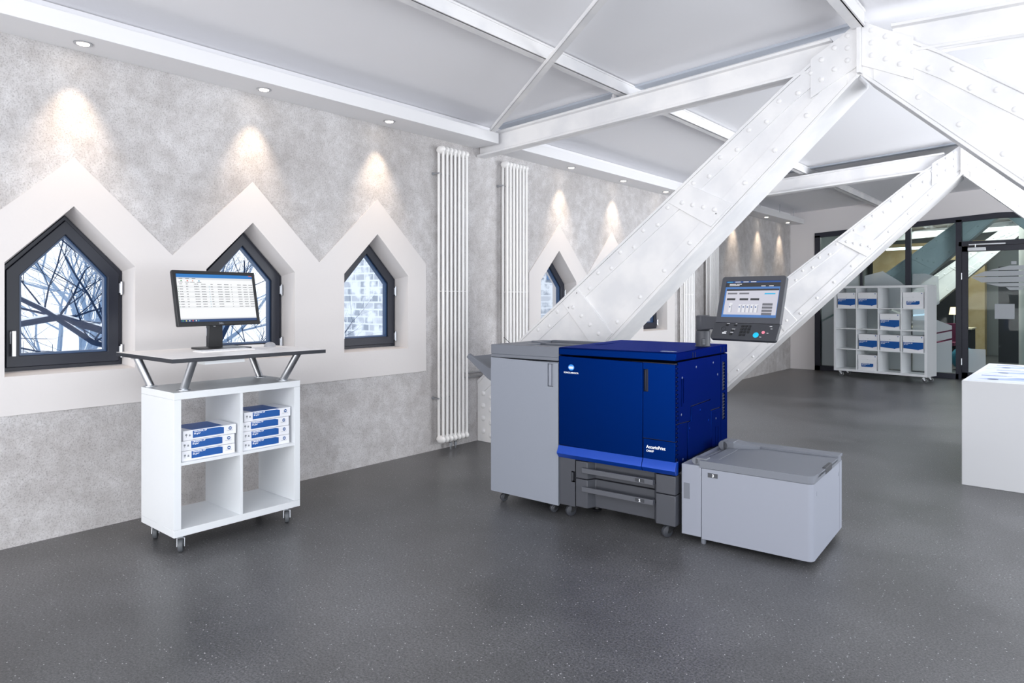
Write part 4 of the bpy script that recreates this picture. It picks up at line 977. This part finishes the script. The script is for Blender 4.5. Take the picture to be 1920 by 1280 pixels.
# ------------------------------------------------------------------ plinth with drawings
pl = MB().box(-.715, .75, 5.92, 7.66, 0, .759).build('display_plinth', mat('plinth_white', 'd3d4d7', .5, spec=.3), bevel=.003); tag(pl, 'plain white box-shaped plinth at the right edge, covered with drawings', 'plinth')
INK = mat('blue_ink', '6f83b8', .7); INKD = mat('dark_ink', '3f4c70', .7); INKL = mat('pale_ink', '9aa8cf', .7); SHEET = mat('poster_paper', 'c6cbd9', .45)
def poster(x0, x1, y0, y1, z, rz, lab, seed):
    o = MB().box(-(x1-x0)/2, (x1-x0)/2, -(y1-y0)/2, (y1-y0)/2, 0, .0012).build('car_drawing', SHEET); o.location = ((x0+x1)/2, (y0+y1)/2, z); o.rotation_euler = (0, 0, rz); tag(o, lab, 'drawing', 'drawings on the plinth')
    w_, h_ = x1-x0, y1-y0; up = lambda a, b, d: (a*w_, b*h_, d)
    MB().prism([(-.42,-.18),(-.30,-.02),(-.16,.02),(-.05,.16),(.16,.17),(.30,.03),(.42,.0),(.44,-.16),(.30,-.22),(-.30,-.24)], up, .0012, .0016).build('car_body', INKL, o, smooth=False)
    MB().prism([(-.14,.01),(-.04,.13),(.14,.14),(.24,.03)], up, .0016, .0019).build('car_windows', INK, o, smooth=False)
    for cx_ in (-.27, .28):
        MB().prism([(cx_+.055*math.cos(t), -.18+.075*math.sin(t)) for t in [2*math.pi*k/18 for k in range(18)]], up, .0016, .002).build('car_wheel', INKD, o, smooth=False)
    m = MB()
    for k in range(7): y = -.36-.0*k+.012*k; m.prism([(-.40, .30+.018*k), (-.40+.25+.05*(k % 3), .30+.018*k), (-.40+.25+.05*(k % 3), .306+.018*k), (-.40, .306+.018*k)], up, .0012, .0015)
    m.prism([(.1, .30), (.42, .30), (.42, .44), (.1, .40)], up, .0012, .0015)
    m.build('drawing_notes', INK, o, smooth=False)
poster(-.70, -.06, 5.97, 6.52, .7592, R(3), 'front drawing of a car in pale blue ink on the plinth', 1)
poster(-.67, -.04, 6.55, 7.02, .7592, R(-4), 'middle drawing of a car on the plinth, behind the front sheet', 2)
poster(-.69, -.10, 7.08, 7.55, .7592, R(2), 'rear drawing of a car at the far end of the plinth', 3)

# ------------------------------------------------------------------ beyond the glass
m = MB(); m.box(-4.3, -1.9, 19.55, 19.95, 0, 2.75); tag(m.build('wooden_wall_unit', WARM, bevel=.004), 'warm wood-coloured wall unit deep in the room beyond the glass', 'cupboard')
dk = thing('office_desk', 'cluttered desk seen through the glass right of the tall shelf', 'desk', (-2.7, 17.6, 0))
MB().box(-.8, .8, -.4, .4, .71, .74).build('desk_top', mat('desk_wood', 'd8cbb0', .5), dk)
for s_ in (-1, 1): MB().box(s_*.76-.02, s_*.76+.02, -.38, .38, 0, .71).build('desk_leg', DARKW, dk)
MB().box(-.7, .7, .30, .33, .25, .70).build('modesty_panel', DARKW, dk)
mm_ = thing('distant_monitor', 'small dark monitor on the desk beyond the glass', 'monitor', (-2.85, 17.6, .74))
MB().box(-.22, .22, 0, .03, .12, .42).build('housing', BLACK, mm_, bevel=.003); MB().box(-.20, .20, -.002, .001, .14, .40).build('screen', mat('dim_screen', 'b7cbe0', emit=('b7cbe0', .8)), mm_)
MB().box(-.10, .10, -.05, .10, 0, .01).box(-.02, .02, .0, .02, 0, .2).build('stand', BLACK, mm_)
lm = thing('table_lamp', 'small glowing table lamp on the desk seen through the glass door', 'lamp', (-2.25, 17.5, .74))
MB().lathe((0, 0, 0), [(.07, 0), (.07, .01), (.012, .02), (.012, .30)], 16).build('lamp_base', CHROME, lm)
MB().lathe((0, 0, .28), [(.10, 0), (.07, .16)], 20).build('lamp_shade', mat('warm_glow', 'ffd9a0', .6, emit=('ffdca8', 2.2)), lm)
ck = MB(); ck.box(-.25, .25, -.25, .25, .40, .47); ck.box(-.25, .25, .21, .27, .47, .85); ck.cyl((0, 0, .05), (0, 0, .40), .03)
for a in range(5): ck.tube([(0, 0, .06), (.28*math.cos(a*1.257), .28*math.sin(a*1.257), .03)], .018, 8)
o = ck.build('office_chair', mat('magenta_fabric', '6d2a48', .8), bevel=.01); o.location = (-2.35, 16.6, 0); tag(o, 'dark magenta office chair in front of the desk beyond the glass', 'chair')
m = MB(); m.ball((0, 0, .22), .22, n=24, m=16); o = m.build('exercise_ball', mat('blue_ball', '3f9ab4', .25)); o.location = (-1.85, 15.6, 0); tag(o, 'round blue ball on the floor behind the glass door', 'ball')
m = MB(); m.lathe((0, 0, 0), [(.11, 0), (.11, 2.95)], 28); o = m.build('round_column', mat('column_white', 'd8d6d2', .6)); o.location = (-.95, 16.5, 0); tag(o, 'round white column standing behind the glass door', 'column')
m = MB(); m.box(-.4, .4, 0, .05, 0, 2.3); o = m.build('dark_door', DARKW); o.location = (-3.2+.5, 19.45, 0); tag(o, 'dark narrow door leaf in the wooden wall unit beyond the glass', 'door')
m = MB(); m.box(-1.4, 2.6, 0, .08, 0, 2.05); o = m.build('dark_screen_wall', DARKW); o.location = (-.1, 17.9, 0); tag(o, 'dark screen wall standing behind the round white column', 'screen wall')
m = MB(); m.box(-.6, .6, -.03, .03, 0, .05); o = m.build('tube_light', mat('tube_glow', 'f4faff', emit=('f4faff', 3))); o.location = (-2.6, 15.6, 2.35); o.rotation_euler = (0, 0, R(-8)); 
o2 = MB().cyl((-.5, 0, .05), (-.5, 0, .775), .004, 6).cyl((.5, 0, .05), (.5, 0, .775), .004, 6).build('suspension_wire', ALU, o)
tag(o, 'slim hanging tube light in the room beyond the glass', 'ceiling light')

# ------------------------------------------------------------------ winter outside the windows
def link(o): return o
g = MB(); n_ = 24
rndh = random.Random(3)
gv = [[g.v((-60+i*(54.5/n_), -20+j*(60/n_), -1.6-.9*(1-i/n_)+rndh.uniform(-.15, .15)+(2.2*max(0, 1-i/8)))) for j in range(n_+1)] for i in range(n_+1)]
for i in range(n_):
    for j in range(n_): g.f([gv[i][j], gv[i+1][j], gv[i+1][j+1], gv[i][j+1]])
o = g.build('snowy_ground', SNOW); o['kind'] = 'stuff'; tag(o, 'snow covered ground outside the windows', 'snow')
def tree(name, base, h, seed, label, lean=(0, 0), mt=BARK, big=None, depth=5, r0=.11):
    rnd = random.Random(seed); m = MB(); sn = MB()
    def grow(p, d, L_, r, lvl):
        pts = [p]; q = p.copy(); dd = d.copy(); n = 4
        for i in range(n):
            dd = (dd+Vector((rnd.uniform(-1, 1), rnd.uniform(-1, 1), rnd.uniform(-.6, .8)))*.20).normalized(); q = q+dd*L_/n; pts.append(q.copy())
        rs = [r*(1-.45*i/n) for i in range(n+1)]
        m.tube(pts, rs, 7 if lvl < 2 else 4, False)
        if lvl < 3 and abs(dd.z) < .75: sn.tube([x+Vector((0, 0, rs[i]*.8)) for i, x in enumerate(pts)], [x*.34 for x in rs], 6, False)
        if lvl >= depth: return
        for k in range(rnd.randint(3, 4) if lvl else 5):
            t = rnd.randint(1, n); nd = (dd+Vector((rnd.uniform(-1, 1), rnd.uniform(-1, 1), rnd.uniform(-.55, .75)))*.95).normalized()
            grow(pts[t].copy(), nd, L_*rnd.uniform(.55, .8), rs[t]*.55, lvl+1)
    o = thing(name, label, 'tree', base)
    grow(Vector((0, 0, 0)), Vector((lean[0], lean[1], 1)).normalized(), h, r0, 0)
    if big:
        for path, r in big:
            P_ = [Vector(p)-Vector(base) for p in path]; rs = [r*(1-.5*i/(len(P_)-1)) for i in range(len(P_))]
            m.tube(P_, rs, 8); sn.tube([x+Vector((0, 0, rs[i]*.8)) for i, x in enumerate(P_)], [x*.55 for x in rs], 6)
            for i in range(1, len(P_)):
                for _ in range(3):
                    grow(P_[i].copy(), Vector((rnd.uniform(-.5, .5), rnd.uniform(-1, 1), rnd.uniform(-.6, 1))).normalized(), rnd.uniform(.5, .9), rs[i]*.35, 3)
    m.build('bare_branches', mt, o); sn.build('snow_cover', SNOW, o)
    return o
tree('bare_tree', (-8.6, 4.2, -1.7), 2.3, 11, 'dark bare tree whose snow-topped boughs cross outside the left window', (.05, -.25),
     big=[([(-8.6, 4.2, .55), (-8.2, 3.3, .75), (-7.9, 2.75, 1.0), (-7.6, 2.2, 1.18), (-7.4, 1.4, 1.05), (-7.2, .6, .8)], .05),
          ([(-8.3, 3.3, .62), (-7.9, 2.9, .80), (-7.6, 2.5, .92), (-7.3, 2.0, 1.25), (-7.1, 1.3, 1.62)], .036),
          ([(-8.6, 4.1, 1.2), (-8.4, 3.7, 1.85), (-8.2, 3.0, 2.15), (-8.0, 2.2, 2.1), (-7.8, 1.5, 1.75)], .045)])
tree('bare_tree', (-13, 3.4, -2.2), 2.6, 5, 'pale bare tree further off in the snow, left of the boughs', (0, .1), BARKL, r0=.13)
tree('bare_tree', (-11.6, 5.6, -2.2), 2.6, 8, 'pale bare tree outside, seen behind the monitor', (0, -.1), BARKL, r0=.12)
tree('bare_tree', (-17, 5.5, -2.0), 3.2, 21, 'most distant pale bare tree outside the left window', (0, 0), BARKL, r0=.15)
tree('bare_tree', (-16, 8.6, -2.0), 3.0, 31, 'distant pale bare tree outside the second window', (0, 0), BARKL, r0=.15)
bh_ = thing('brick_house', 'pale snow-dusted brick house outside the third window', 'house', (-10, 9.8, -2.2))
MB().box(-2.1, 1.6, -2.4, 2.6, 0, 5.4).build('brick_wall', BRICK, bh_)
m = MB(); m.prism([(-2.5, 5.3), (2.0, 5.3), (-.25, 7.2)], lambda a, b, d: (a, d, b), -2.7, 2.9); m.build('snowy_roof', SNOW, bh_)
m = MB(); m.box(1.605, 1.63, 1.2, 2.1, 3.95, 4.15); m.box(1.605, 1.63, 1.2, 2.1, 4.2, 4.4); m.build('blue_shutter', mat('shutter_blue', '6f8fb8', .6), bh_)
